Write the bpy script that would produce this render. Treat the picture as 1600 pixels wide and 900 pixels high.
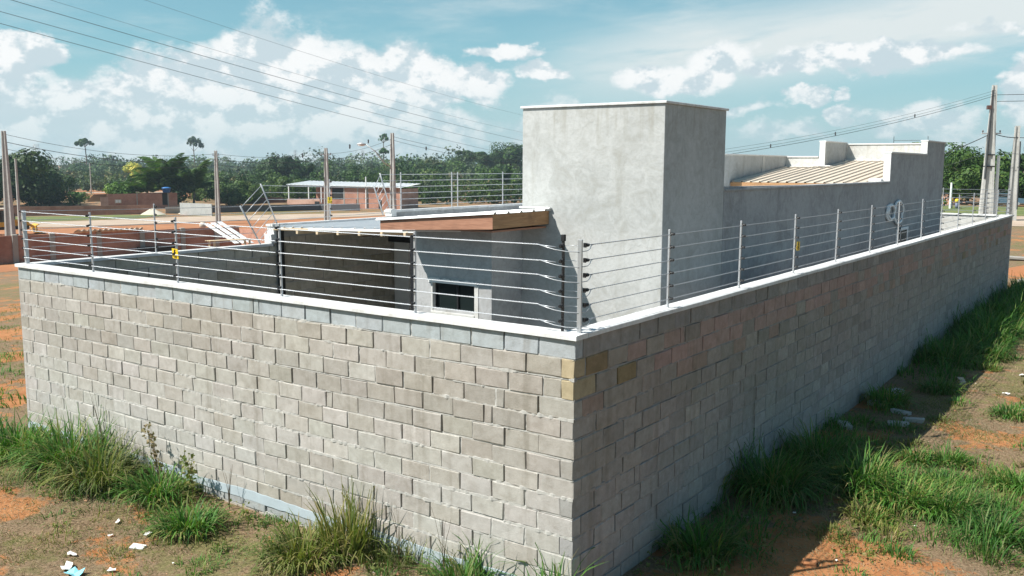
import bpy, math, random
import numpy as np
from mathutils import Matrix, Vector, noise as mnoise
random.seed(7); rng = np.random.default_rng(7)
for o in list(bpy.data.objects): bpy.data.objects.remove(o)
S = bpy.context.scene; COL = S.collection
# ------------------------------------------------------------------ camera
cam = bpy.data.cameras.new('camera'); camo = bpy.data.objects.new('camera', cam); COL.objects.link(camo)
cam.sensor_width = 36; cam.lens = 32.44; cam.clip_start = 0.1; cam.clip_end = 12000
CX = Vector((4.354, -7.043, 4.0785)); YAW, PITCH, ROLL = 0.62315, 0.13188, 0.0040
cf = Vector((-math.sin(YAW)*math.cos(PITCH), math.cos(YAW)*math.cos(PITCH), -math.sin(PITCH)))
cr0 = Vector((math.cos(YAW), math.sin(YAW), 0)); cu0 = cr0.cross(cf)
cr = math.cos(ROLL)*cr0 + math.sin(ROLL)*cu0; cu = -math.sin(ROLL)*cr0 + math.cos(ROLL)*cu0
camo.matrix_world = Matrix(((cr.x, cu.x, -cf.x, CX.x), (cr.y, cu.y, -cf.y, CX.y), (cr.z, cu.z, -cf.z, CX.z), (0, 0, 0, 1)))
S.camera = camo
S.view_settings.view_transform = 'Standard'; S.view_settings.look = 'None'
S.view_settings.exposure = 0.7; S.view_settings.gamma = 1.0
# ------------------------------------------------------------------ sun
SUNV = Vector((0.52, 0.70, -1.0)).normalized()          # travel direction of the light
sl = bpy.data.lights.new('sun', 'SUN'); sl.energy = 5.0; sl.angle = math.radians(0.53); sl.color = (1.0, 0.955, 0.88)
so = bpy.data.objects.new('sun', sl); COL.objects.link(so); so.rotation_euler = SUNV.to_track_quat('-Z', 'Y').to_euler()
so.location = (0, 0, 60)
SUN_EL = math.asin(-SUNV.z); SUN_ROT = math.atan2(-SUNV.x, -SUNV.y)
# ------------------------------------------------------------------ node helpers
class NT:
    def __init__(s, tree): s.t = tree; s.n = tree.nodes; s.l = tree.links; s.n.clear()
    def add(s, typ, **kw):
        nd = s.n.new(typ)
        for k, v in kw.items():
            if k == 'inp':
                for kk, vv in v.items():
                    if isinstance(vv, bpy.types.NodeSocket): s.l.new(vv, nd.inputs[kk])
                    else: nd.inputs[kk].default_value = vv
            else: setattr(nd, k, v)
        return nd
    def m(s, op, a, b=0.0, c=0.0, clamp=False):
        nd = s.n.new('ShaderNodeMath'); nd.operation = op; nd.use_clamp = clamp
        for i, v in enumerate((a, b, c)):
            if isinstance(v, bpy.types.NodeSocket): s.l.new(v, nd.inputs[i])
            else: nd.inputs[i].default_value = v
        return nd.outputs[0]
    def v(s, op, a, b=(0, 0, 0), sc=1.0):
        nd = s.n.new('ShaderNodeVectorMath'); nd.operation = op
        for i, v in enumerate((a, b)):
            if isinstance(v, bpy.types.NodeSocket): s.l.new(v, nd.inputs[i])
            else: nd.inputs[i].default_value = v
        if op == 'SCALE' and isinstance(sc, bpy.types.NodeSocket): s.l.new(sc, nd.inputs[3])
        elif op == 'SCALE': nd.inputs[3].default_value = sc
        return nd.outputs['Value'] if op in ('LENGTH', 'DOT_PRODUCT', 'DISTANCE') else nd.outputs[0]
    def mix(s, f, a, b, mode='MIX'):
        nd = s.n.new('ShaderNodeMix'); nd.data_type = 'RGBA'; nd.blend_type = mode
        for i, v in ((0, f), (6, a), (7, b)):
            if isinstance(v, bpy.types.NodeSocket): s.l.new(v, nd.inputs[i])
            else: nd.inputs[i].default_value = v if i == 0 else (*v[:3], 1.0)
        return nd.outputs[2]
    def noise(s, vec, scale, detail=4, rough=0.55, dist=0.0, out='Fac'):
        nd = s.add('ShaderNodeTexNoise', inp={'Scale': scale, 'Detail': detail, 'Roughness': rough, 'Distortion': dist})
        if vec is not None: s.l.new(vec, nd.inputs['Vector'])
        return nd.outputs[out]
    def rng(s, x, a, b, lo=0.0, hi=1.0, smooth=True):
        nd = s.add('ShaderNodeMapRange', interpolation_type='SMOOTHSTEP' if smooth else 'LINEAR', inp={'Value': x, 'From Min': a, 'From Max': b, 'To Min': lo, 'To Max': hi})
        return nd.outputs[0]
    def sep(s, v):
        nd = s.add('ShaderNodeSeparateXYZ', inp={0: v}); return nd.outputs
    def comb(s, x, y, z):
        return s.add('ShaderNodeCombineXYZ', inp={0: x, 1: y, 2: z}).outputs[0]
# ------------------------------------------------------------------ world: sky with clouds
W = bpy.data.worlds.new('World'); S.world = W; W.use_nodes = True
w = NT(W.node_tree)
sky = w.add('ShaderNodeTexSky', sky_type='NISHITA', sun_disc=False, sun_elevation=SUN_EL, sun_rotation=SUN_ROT, altitude=100.0, air_density=1.0, dust_density=1.4, ozone_density=1.2)
tc = w.add('ShaderNodeTexCoord').outputs['Generated']
dx, dy, dz = w.sep(tc)
az = w.m('MULTIPLY', w.m('ARCTAN2', dx, dy), -1.0)                   # azimuth from +Y toward -X
el = w.m('ARCSINE', dz)
P2 = w.comb(az, el, 0.0)
nz = w.add('ShaderNodeTexNoise', inp={'Vector': w.v('MULTIPLY', tc, (1, 1, 1.6)), 'Scale': 9.0, 'Detail': 7.0, 'Roughness': 0.62}).outputs
warp = w.v('MULTIPLY', w.v('SUBTRACT', nz['Color'], (0.5, 0.5, 0.5)), (0.13, 0.08, 0.0))
PW = w.v('ADD', P2, warp)
K = 1442.0
def azel(px, py):
    d = cf + cr*((px-800)/K) + cu*((450-py)/K); d.normalize()
    return math.atan2(-d.x, d.y), math.asin(d.z)
# cumulus banks: centre px, py, half width, half height, weight
blobs = [(-60, 100, 110, 45, 1), (20, 78, 46, 20, .9), (60, 190, 160, 70, 1), (200, 170, 150, 62, 1), (330, 150, 160, 78, 1.05), (440, 140, 110, 98, 1.1), (560, 150, 120, 82, 1.05),
         (650, 128, 78, 72, 1.05), (740, 135, 60, 36, .95), (520, 215, 330, 52, .8), (240, 235, 330, 45, .75), (850, 112, 44, 18, .95), (800, 80, 62, 16, .8), (880, 190, 90, 40, .6),
         (1030, 118, 74, 30, 1.05), (1110, 105, 62, 34, .95), (1230, 110, 60, 22, .85), (1390, 95, 100, 22, .95), (1320, 98, 70, 24, .95), (1270, 165, 36, 15, .85), (1335, 160, 24, 12, .8), (1440, 190, 90, 30, .75),
         (1620, 130, 50, 45, 1), (1560, 52, 55, 10, .6), (1180, 175, 60, 12, .6), (1230, 215, 120, 16, .55), (1520, 215, 100, 26, .5), (1330, 187, 36, 9, .8)]
def density(P, bl):
    acc = None
    for px, py, hw, hh, wt in bl:
        a, e = azel(px, py)
        q = w.v('LENGTH', w.v('MULTIPLY', w.v('SUBTRACT', P, (a, e, 0)), (K/hw, K/hh, 1)))
        b = w.m('MULTIPLY', w.rng(q, 0.25, 1.55, 1.0, 0.0), wt)
        acc = b if acc is None else w.m('MAXIMUM', acc, b)
    return acc
det = w.noise(w.v('MULTIPLY', tc, (1, 1, 1.5)), 26.0, 8, 0.62)
wide = w.noise(w.v('ADD', w.v('MULTIPLY', tc, (1, 1, 2.2)), (3.1, 1.7, 0.4)), 3.4, 5, 0.6)
bank = density(PW, blobs)
# beyond the frame broken cumulus goes on, thinned to lower the ambient light
offm = w.rng(w.v('LENGTH', w.v('MULTIPLY', w.v('SUBTRACT', P2, (azel(800, 100)[0], azel(800, 100)[1], 0)), (1/0.62, 1/0.36, 1))), 1.0, 1.25)
rest = w.m('MULTIPLY', offm, w.rng(wide, 0.56, 0.74, 0.0, 0.9))
bank = w.m('MAXIMUM', bank, rest)
dens = w.m('ADD', w.m('MULTIPLY', bank, 1.15), w.m('MULTIPLY', w.m('SUBTRACT', det, 0.5), 1.15))
cmask = w.rng(dens, 0.30, 0.80)
# streaky high cirrus, slanting up to the right
a1, e1 = azel(1300, 55)
cv = w.v('SUBTRACT', P2, (a1, e1, 0)); cx_, cy_, _ = w.sep(cv)
lin = w.m('ADD', cy_, w.m('MULTIPLY', cx_, 0.11))
cn = w.noise(w.comb(w.m('MULTIPLY', cx_, 3.0), w.m('MULTIPLY', lin, 22.0), 2.0), 1.6, 6, 0.6)
cir = w.m('MULTIPLY', w.rng(w.m('ABSOLUTE', lin), 0.065, 0.0), w.rng(w.m('ABSOLUTE', w.m('ADD', cx_, 0.03)), 0.42, 0.15))
cir = w.m('MULTIPLY', w.m('ADD', cir, w.m('MULTIPLY', w.rng(w.noise(w.comb(w.m('MULTIPLY', az, 2.0), w.m('MULTIPLY', el, 9.0), 5.0), 1.9, 6, 0.62), 0.5, 0.8), 0.5)), w.rng(cn, 0.16, 0.56))
cir = w.m('MULTIPLY', cir, 1.05, clamp=True)
# cloud shading: sampled again toward the sun (up and left)
nz2 = w.noise(w.v('MULTIPLY', w.v('ADD', tc, (-0.012, 0.0, 0.016)), (1, 1, 1.5)), 26.0, 5, 0.6)
lum = w.rng(w.m('ADD', w.m('SUBTRACT', det, nz2), w.m('MULTIPLY', w.m('SUBTRACT', wide, 0.5), 0.25)), -0.09, 0.09)
lum2 = w.m('MULTIPLY', lum, w.rng(dens, 0.45, 1.1, 0.75, 1.0))
ccol = w.mix(lum2, (6.7, 8.0, 8.6), (10.8, 11.0, 11.0))
tint = w.mix(1.0, sky.outputs[0], (0.60, 1.04, 1.08), 'MULTIPLY')
hz = w.rng(el, 0.0, 0.42, 1.0, 0.0)
base0 = w.mix(w.m('MULTIPLY', hz, 0.62), tint, (4.4, 8.0, 9.1))
base = w.mix(w.rng(el, 0.0, 0.13, 0.72, 0.0), base0, (6.2, 8.0, 8.3))
c1 = w.mix(cir, base, (8.4, 9.2, 9.3))
c2 = w.mix(w.m('MULTIPLY', cmask, w.rng(el, -0.005, 0.10, 0.45, 1.0)), c1, ccol)
below = w.rng(dz, -0.02, 0.0)
c3 = w.mix(below, (1.2, 0.8, 0.5), c2)
bg = w.add('ShaderNodeBackground', inp={'Color': c3, 'Strength': 0.056})
wo = w.add('ShaderNodeOutputWorld'); w.l.new(bg.outputs[0], wo.inputs[0])
W.cycles.sampling_method = 'MANUAL'; W.cycles.sample_map_resolution = 512
# ------------------------------------------------------------------ materials
MATS = {}
def mat(name, build):
    if name in MATS: return MATS[name]
    m = bpy.data.materials.new(name); m.use_nodes = True; t = NT(m.node_tree)
    bs = t.add('ShaderNodeBsdfPrincipled'); out = t.add('ShaderNodeOutputMaterial'); t.l.new(bs.outputs[0], out.inputs[0])
    build(t, bs, out); MATS[name] = m; return m
def setin(t, bs, k, v):
    if isinstance(v, bpy.types.NodeSocket): t.l.new(v, bs.inputs[k])
    else: bs.inputs[k].default_value = (*v, 1.0) if isinstance(v, tuple) and len(v) == 3 else v
def bump(t, bs, h, strength=0.4, dist=0.01):
    b = t.add('ShaderNodeBump', inp={'Height': h, 'Strength': strength, 'Distance': dist}); t.l.new(b.outputs[0], bs.inputs['Normal'])
def simple(name, col, rough=0.6, metal=0.0, var=0.12, scale=6.0, bmp=0.0):
    def f(t, bs, out):
        pos = t.add('ShaderNodeTexCoord').outputs['Object']
        n = t.noise(pos, scale, 5, 0.6)
        c = t.mix(n, tuple(x*(1-var) for x in col), tuple(min(1, x*(1+var)) for x in col))
        n2 = t.noise(pos, scale*7, 3, 0.6); c = t.mix(t.m('MULTIPLY', n2, 0.25), c, tuple(x*0.75 for x in col))
        setin(t, bs, 'Base Color', c); setin(t, bs, 'Roughness', rough); setin(t, bs, 'Metallic', metal)
        if bmp: bump(t, bs, n2, 0.5, bmp)
    return mat(name, f)
def geo_pos(t): return t.add('ShaderNodeNewGeometry').outputs['Position']
def block_mat(name, attr):
    def f(t, bs, out):
        pos = geo_pos(t)
        c = t.add('ShaderNodeAttribute', attribute_name='col').outputs['Color'] if attr else t.add('ShaderNodeObjectInfo').outputs['Color']
        big = t.noise(pos, 1.3, 4, 0.6); mid = t.noise(pos, 9.0, 5, 0.62); fine = t.noise(pos, 160.0, 3, 0.7); pit = t.noise(pos, 60.0, 4, 0.7)
        c = t.mix(t.rng(mid, 0.35, 0.75), c, t.mix(1.0, c, (0.80, 0.79, 0.77), 'MULTIPLY'))
        c = t.mix(t.m('MULTIPLY', t.rng(big, 0.45, 0.7), 0.5), c, t.mix(1.0, c, (1.10, 1.10, 1.11), 'MULTIPLY'))
        c = t.mix(t.m('MULTIPLY', t.rng(fine, 0.4, 0.7), 0.35), c, t.mix(1.0, c, (0.68, 0.66, 0.64), 'MULTIPLY'))
        c = t.mix(t.m('MULTIPLY', t.rng(pit, 0.62, 0.72), 0.5), c, t.mix(1.0, c, (0.5, 0.48, 0.46), 'MULTIPLY'))
        # rain streaks and splash: vertical marks of their own
        px, py, pz = t.sep(pos)
        st = t.noise(t.comb(t.m('MULTIPLY', t.m('ADD', px, py), 5.0), 0.0, t.m('MULTIPLY', pz, 0.35)), 1.0, 4, 0.6)
        c = t.mix(t.m('MULTIPLY', t.rng(st, 0.54, 0.72), 0.38), c, (0.16, 0.14, 0.11))
        blot = t.noise(pos, 2.7, 6, 0.7, 0.6); c = t.mix(t.m('MULTIPLY', t.rng(blot, 0.50, 0.66), 0.34), c, t.mix(1.0, c, (0.74, 0.71, 0.66), 'MULTIPLY')); c = t.mix(t.m('MULTIPLY', t.rng(blot, 0.46, 0.32), 0.5), c, t.mix(1.0, c, (1.16, 1.17, 1.19), 'MULTIPLY'))
        lo = t.m('MULTIPLY', t.rng(t.m('ADD', pz, t.m('MULTIPLY', t.m('SUBTRACT', mid, 0.5), 0.5)), 0.55, -0.05), 0.35)
        c = t.mix(lo, c, (0.33, 0.28, 0.22))
        setin(t, bs, 'Base Color', c); setin(t, bs, 'Roughness', 0.93); setin(t, bs, 'Specular IOR Level', 0.2)
        film = t.rng(t.noise(t.comb(t.m('MULTIPLY', t.m('ADD', px, py), 2.2), 0.0, t.m('MULTIPLY', pz, 3.0)), 2.4, 6, 0.66, 0.8), 0.54, 0.66)
        fz = t.m('FRACT', t.m('DIVIDE', t.m('SUBTRACT', 2.505, pz), 0.19)); nearj = t.m('ADD', t.rng(fz, 0.14, 0.0), t.rng(fz, 0.84, 1.0))
        c2 = t.mix(t.m('MULTIPLY', t.m('ADD', t.m('MULTIPLY', film, 0.35), t.m('MULTIPLY', t.m('MULTIPLY', nearj, t.rng(t.noise(pos, 14.0, 4, 0.7), 0.46, 0.62)), 0.75)), 1.0, clamp=True), c, t.mix(1.0, c, (1.30, 1.31, 1.33), 'MULTIPLY'))
        setin(t, bs, 'Base Color', c2)
        bump(t, bs, t.m('ADD', t.m('MULTIPLY', fine, 0.5), t.m('MULTIPLY', pit, 0.9)), 0.8, 0.005)
    return mat(name, f)
M_BLOCK = block_mat('concrete_block', False); M_BLOCKA = block_mat('concrete_block_run', True)
def plaster(name, light, dark, stain, amt=0.5):
    def f(t, bs, out):
        pos = geo_pos(t)
        a = t.noise(pos, 0.9, 6, 0.62, 0.6); b = t.noise(pos, 3.6, 6, 0.66, 1.4); c_ = t.noise(pos, 24.0, 4, 0.6); fine = t.noise(pos, 190.0, 2, 0.6)
        px, py, pz = t.sep(pos)
        st = t.noise(t.comb(t.m('MULTIPLY', t.m('ADD', px, py), 3.3), 0.0, t.m('MULTIPLY', pz, 0.45)), 1.0, 5, 0.62)
        col = t.mix(t.rng(a, 0.36, 0.66), dark, light)
        col = t.mix(t.m('MULTIPLY', t.rng(b, 0.42, 0.68), 0.55), col, tuple(min(1, x*1.13) for x in light))
        col = t.mix(t.m('MULTIPLY', t.rng(b, 0.50, 0.30), 0.35), col, stain)
        col = t.mix(t.m('MULTIPLY', t.rng(st, 0.54, 0.76), amt), col, stain)
        col = t.mix(t.m('MULTIPLY', t.rng(c_, 0.45, 0.75), 0.25), col, tuple(x*0.72 for x in dark))
        s2 = t.noise(t.comb(t.m('MULTIPLY', t.m('ADD', px, py), 9.0), 0.0, t.m('MULTIPLY', pz, 0.5)), 1.0, 4, 0.6)
        col = t.mix(t.m('MULTIPLY', t.m('MULTIPLY', t.rng(s2, 0.48, 0.68), t.rng(t.m('ADD', pz, t.m('MULTIPLY', s2, 0.5)), 4.55, 5.15)), 0.5), col, stain)
        vo = t.add('ShaderNodeTexVoronoi', feature='DISTANCE_TO_EDGE', inp={'Vector': t.v('ADD', pos, t.v('SCALE', t.add('ShaderNodeTexNoise', inp={'Vector': pos, 'Scale': 3.0, 'Detail': 3.0}).outputs['Color'], sc=0.35)), 'Scale': 0.9}).outputs[0]
        col = t.mix(t.m('MULTIPLY', t.m('MULTIPLY', t.rng(vo, 0.006, 0.0), t.rng(a, 0.5, 0.6)), 0.35), col, tuple(x*0.5 for x in dark))
        sm = t.noise(t.v('MULTIPLY', pos, (1.0, 1.0, 2.2)), 5.5, 3, 0.5, 2.5); col = t.mix(t.m('MULTIPLY', t.rng(sm, 0.56, 0.60), 0.14), col, stain)
        # trowel swirls
        wv = t.add('ShaderNodeTexWave', wave_type='RINGS', inp={'Vector': t.v('ADD', pos, t.v('SCALE', t.add('ShaderNodeTexNoise', inp={'Vector': pos, 'Scale': 1.1, 'Detail': 2.0}).outputs['Color'], sc=2.2)), 'Scale': 2.1, 'Distortion': 5.0, 'Detail': 3.0}).outputs['Fac']
        col = t.mix(t.m('MULTIPLY', t.rng(wv, 0.55, 1.0), 0.05), col, tuple(x*0.8 for x in dark))
        setin(t, bs, 'Base Color', col); setin(t, bs, 'Roughness', 0.9); setin(t, bs, 'Specular IOR Level', 0.25)
        bump(t, bs, t.m('ADD', t.m('MULTIPLY', wv, 0.15), t.m('ADD', t.m('MULTIPLY', c_, 0.8), t.m('MULTIPLY', fine, 0.35))), 0.35, 0.008)
    return mat(name, f)
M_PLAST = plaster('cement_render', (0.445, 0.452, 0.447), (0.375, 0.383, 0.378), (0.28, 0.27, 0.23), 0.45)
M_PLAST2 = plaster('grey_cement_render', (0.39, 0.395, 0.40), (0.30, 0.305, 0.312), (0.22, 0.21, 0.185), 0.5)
M_PLASTW = plaster('pale_cement_render', (0.54, 0.54, 0.52), (0.46, 0.455, 0.435), (0.34, 0.32, 0.28), 0.4)
M_WHITE = simple('pale_mortar_trim', (0.66, 0.66, 0.65), 0.85, 0, 0.10, 5, 0.003)
M_COPE = plaster('coping_concrete', (0.66, 0.665, 0.665), (0.57, 0.575, 0.575), (0.42, 0.40, 0.37), 0.5)
M_CORE = simple('dark_joint_core', (0.10, 0.09, 0.08), 0.95, 0, 0.2, 9)
M_MORT = simple('mortar', (0.42, 0.41, 0.385), 0.95, 0, 0.40, 14, 0.004)
M_ALU = simple('aluminium', (0.50, 0.51, 0.53), 0.42, 0.55, 0.1, 30)
M_WIRE = simple('aluminium_strand', (0.50, 0.52, 0.55), 0.38, 0.45, 0.08, 30)
M_BLACK = simple('black_plastic', (0.012, 0.012, 0.014), 0.45)
M_BSTEEL = simple('black_painted_steel', (0.012, 0.012, 0.014), 0.5)
M_YEL = simple('yellow_sign_paint', (0.85, 0.58, 0.02), 0.45, 0, 0.05)
M_SHEET = simple('white_metal_sheet', (0.80, 0.81, 0.81), 0.45, 0.0, 0.05, 2)
M_SHEETC = simple('weathered_cream_sheet', (0.60, 0.52, 0.42), 0.55, 0.0, 0.16, 1.5)
M_GLASS = mat('dark_window_glass', lambda t, bs, out: (setin(t, bs, 'Base Color', (0.012, 0.018, 0.018)), setin(t, bs, 'Roughness', 0.08)))
M_FLOOR = simple('concrete_floor', (0.30, 0.28, 0.25), 0.9, 0, 0.2, 2)
M_FOUND = simple('waterproofing_slurry', (0.37, 0.43, 0.465), 0.85, 0, 0.2, 5, 0.003)
M_DARK = simple('dark_void', (0.02, 0.02, 0.02), 0.9)
def wood(name, a, b):
    def f(t, bs, out):
        pos = geo_pos(t)
        n = t.noise(t.v('MULTIPLY', pos, (2.0, 2.0, 30.0)), 1.5, 5, 0.6, 0.8); n2 = t.noise(pos, 3.0, 4, 0.6)
        c = t.mix(t.rng(n, 0.3, 0.7), a, b); c = t.mix(t.m('MULTIPLY', t.rng(n2, 0.5, 0.75), 0.5), c, tuple(x*0.55 for x in a))
        setin(t, bs, 'Base Color', c); setin(t, bs, 'Roughness', 0.7); bump(t, bs, n, 0.3, 0.003)
    return mat(name, f)
M_WOODR = wood('reddish_board', (0.27, 0.125, 0.075), (0.38, 0.19, 0.12))
M_WOODO = wood('orange_board', (0.27, 0.14, 0.06), (0.40, 0.225, 0.105))
M_WOODP = wood('pale_pine', (0.55, 0.42, 0.27), (0.66, 0.52, 0.36))
def brick_mat(name, c1_, c2_, mort, sc=1.0):
    def f(t, bs, out):
        tcn = t.add('ShaderNodeTexCoord').outputs['Object']
        x, y, z = t.sep(tcn)
        v = t.comb(t.m('ADD', x, y), z, 0.0)
        br = t.add('ShaderNodeTexBrick', inp={'Vector': v, 'Color1': (*c1_, 1), 'Color2': (*c2_, 1), 'Mortar': (*mort, 1), 'Scale': 1.0*sc, 'Mortar Size': 0.012, 'Brick Width': 0.22, 'Row Height': 0.10, 'Bias': -0.2})
        n = t.noise(tcn, 0.5, 5, 0.6)
        c = t.mix(t.m('MULTIPLY', t.rng(n, 0.4, 0.7), 0.6), br.outputs['Color'], tuple(q*0.55 for q in c1_))
        setin(t, bs, 'Base Color', c); setin(t, bs, 'Roughness', 0.9); bump(t, bs, br.outputs['Fac'], -0.6, 0.01)
    return mat(name, f)
M_BRICK = brick_mat('red_brick', (0.38, 0.15, 0.095), (0.50, 0.22, 0.14), (0.38, 0.30, 0.25))
M_BRICKP = brick_mat('pink_brick', (0.50, 0.27, 0.19), (0.56, 0.33, 0.24), (0.45, 0.38, 0.33))
M_POLE = plaster('pole_concrete', (0.47, 0.475, 0.46), (0.40, 0.40, 0.385), (0.30, 0.28, 0.25), 0.2)
M_CABLE = simple('power_cable', (0.05, 0.055, 0.06), 0.6)
M_CABLEG = simple('bare_cable', (0.16, 0.20, 0.22), 0.6)
def leaf_mat(name, cols, trans=0.25, use_obj=False):
    def f(t, bs, out):
        g = t.add('ShaderNodeNewGeometry'); r = g.outputs['Random Per Island']
        rp = t.add('ShaderNodeValToRGB', inp={0: r}); el_ = rp.color_ramp.elements
        el_[0].position = 0; el_[0].color = (*cols[0], 1); el_[1].position = 1; el_[1].color = (*cols[-1], 1)
        for i, c in enumerate(cols[1:-1]): e = el_.new((i+1)/(len(cols)-1)); e.color = (*c, 1)
        c = rp.outputs[0]
        n = t.noise(g.outputs['Position'], 0.12 if trans < 0.2 else 0.8, 3, 0.6)
        c = t.mix(t.rng(n, 0.35, 0.7), t.mix(1.0, c, (0.72, 0.82, 0.8), 'MULTIPLY'), t.mix(1.0, c, (1.25, 1.15, 0.95), 'MULTIPLY'))
        if use_obj: c = t.mix(1.0, c, t.add('ShaderNodeObjectInfo').outputs['Color'], 'MULTIPLY')
        setin(t, bs, 'Base Color', c); setin(t, bs, 'Roughness', 0.6); setin(t, bs, 'Specular IOR Level', 0.3)
        tr = t.add('ShaderNodeBsdfTranslucent', inp={'Color': t.mix(1.0, c, (1.2, 1.4, 0.7), 'MULTIPLY')})
        mx = t.add('ShaderNodeMixShader', inp={0: trans, 1: bs.outputs[0], 2: tr.outputs[0]}); t.l.new(mx.outputs[0], out.inputs[0])
    return mat(name, f)
M_GRASS = leaf_mat('grass_blade', [(0.036, 0.105, 0.020), (0.055, 0.155, 0.026), (0.080, 0.205, 0.034), (0.11, 0.225, 0.045), (0.25, 0.24, 0.10)], 0.3)
M_GRASSY = leaf_mat('dull_grass_blade', [(0.08, 0.12, 0.025), (0.12, 0.16, 0.035), (0.18, 0.185, 0.06), (0.30, 0.25, 0.125)], 0.3)
M_STRAW = leaf_mat('dry_straw', [(0.16, 0.115, 0.07), (0.26, 0.19, 0.12), (0.38, 0.30, 0.20), (0.15, 0.15, 0.06)], 0.21)
M_LEAF = leaf_mat('tree_foliage', [(0.025, 0.055, 0.014), (0.04, 0.085, 0.02), (0.06, 0.11, 0.025), (0.085, 0.13, 0.035)], 0.15, True)
def forest_leaf(t, bs, out):
    g_ = t.add('ShaderNodeNewGeometry'); r_ = g_.outputs['Random Per Island']
    c = t.mix(1.0, t.mix(r_, (0.55, 0.6, 0.6), (1.35, 1.3, 1.1)), t.add('ShaderNodeAttribute', attribute_name='col').outputs['Color'], 'MULTIPLY')
    setin(t, bs, 'Base Color', c); setin(t, bs, 'Roughness', 0.6); setin(t, bs, 'Specular IOR Level', 0.3)
    tr = t.add('ShaderNodeBsdfTranslucent', inp={'Color': t.mix(1.0, c, (1.2, 1.4, 0.7), 'MULTIPLY')})
    mx = t.add('ShaderNodeMixShader', inp={0: 0.15, 1: bs.outputs[0], 2: tr.outputs[0]}); t.l.new(mx.outputs[0], out.inputs[0])
M_FOREST = mat('forest_foliage', forest_leaf)
M_BARK = simple('bark', (0.16, 0.13, 0.10), 0.9, 0, 0.3, 3)
# ------------------------------------------------------------------ mesh helpers
class MB:
    def __init__(s): s.v = []; s.f = []; s.mi = []
    def add(s, vs, fs, mi=0):
        k = len(s.v); s.v += [tuple(q) for q in vs]; s.f += [tuple(i+k for i in q) for q in fs]; s.mi += [mi]*len(fs); return s
    def box(s, x0, x1, y0, y1, z0, z1, mi=0):
        return s.add([(x0, y0, z0), (x1, y0, z0), (x1, y1, z0), (x0, y1, z0), (x0, y0, z1), (x1, y0, z1), (x1, y1, z1), (x0, y1, z1)],
                     [(0, 3, 2, 1), (4, 5, 6, 7), (0, 1, 5, 4), (1, 2, 6, 5), (2, 3, 7, 6), (3, 0, 4, 7)], mi)
    def bbox(s, x0, x1, y0, y1, z0, z1, b=0.005, j=0.0, mi=0, rr=random):
        # bevelled box: 24 vertices
        vs = []; c = ((x0+x1)/2, (y0+y1)/2, (z0+z1)/2); h = ((x1-x0)/2, (y1-y0)/2, (z1-z0)/2)
        idx = {}
        for sx in (-1, 1):
            for sy in (-1, 1):
                for sz in (-1, 1):
                    for ax in range(3):
                        p = [c[0]+sx*(h[0]-b), c[1]+sy*(h[1]-b), c[2]+sz*(h[2]-b)]
                        p[ax] = c[ax]+(sx, sy, sz)[ax]*h[ax]
                        for q in range(3): p[q] += rr.uniform(-j, j)
                        idx[(sx, sy, sz, ax)] = len(vs); vs.append(tuple(p))
        fs = []
        R = (-1, 1)
        for ax in range(3):
            o1, o2 = [(1, 2), (0, 2), (0, 1)][ax]
            for sg in R:
                q = []
                for a, b_ in ((-1, -1), (1, -1), (1, 1), (-1, 1)):
                    k = [0, 0, 0]; k[ax] = sg; k[o1] = a; k[o2] = b_; q.append(idx[(*k, ax)])
                if (sg > 0) == (ax == 1): q.reverse()
                fs.append(q)
        for ax in range(3):       # edges parallel to ax
            o1, o2 = [(1, 2), (0, 2), (0, 1)][ax]
            for a in R:
                for b_ in R:
                    k0 = [0, 0, 0]; k0[o1] = a; k0[o2] = b_; k1 = list(k0); k0[ax] = -1; k1[ax] = 1
                    q = [idx[(*k0, o1)], idx[(*k1, o1)], idx[(*k1, o2)], idx[(*k0, o2)]]
                    fs.append(q)
        for sx in R:
            for sy in R:
                for sz in R: fs.append([idx[(sx, sy, sz, a)] for a in range(3)])
        return s.add(vs, fs, mi)
    def tube(s, pts, r, n=6, mi=0, cap=True, r2=None):
        pts = [Vector(p) for p in pts]; m = len(pts); base = len(s.v); fr = None
        for i, p in enumerate(pts):
            d = (pts[min(i+1, m-1)]-pts[max(i-1, 0)]).normalized()
            if fr is None:
                a = Vector((0, 0, 1)) if abs(d.z) < 0.9 else Vector((1, 0, 0)); fr = d.cross(a).normalized()
            else: fr = (fr - d*fr.dot(d)).normalized()
            b = d.cross(fr); rad = r if r2 is None else r+(r2-r)*i/(m-1)
            if isinstance(r, (list, tuple)): rad = r[i]
            for k in range(n):
                t_ = 2*math.pi*k/n; s.v.append(tuple(p+(fr*math.cos(t_)+b*math.sin(t_))*rad))
        for i in range(m-1):
            for k in range(n):
                s.f.append((base+i*n+k, base+i*n+(k+1) % n, base+(i+1)*n+(k+1) % n, base+(i+1)*n+k)); s.mi.append(mi)
        if cap:
            s.f.append(tuple(base+k for k in range(n))[::-1]); s.f.append(tuple(base+(m-1)*n+k for k in range(n))); s.mi += [mi, mi]
        return s
    def prism(s, poly, ax, a, b, mi=0):
        # poly: 2D points in the other two axes
        n = len(poly)
        def P(q, c): 
            l = [q[0], q[1]]; l.insert(ax, c); return tuple(l)
        return s.add([P(q, a) for q in poly]+[P(q, b) for q in poly],
                     [tuple(range(n))[::-1], tuple(range(n, 2*n))]+[(i, (i+1) % n, n+(i+1) % n, n+i) for i in range(n)], mi)
    def mesh(s, name, mats):
        me = bpy.data.meshes.new(name); me.from_pydata(s.v, [], s.f)
        for m in (mats if isinstance(mats, (list, tuple)) else [mats]): me.materials.append(m)
        if any(s.mi): me.polygons.foreach_set('material_index', s.mi)
        me.validate(); fixn(me); return me
def fixn(me):
    import bmesh
    bm = bmesh.new(); bm.from_mesh(me); bmesh.ops.recalc_face_normals(bm, faces=bm.faces); bm.to_mesh(me); bm.free()
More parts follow.
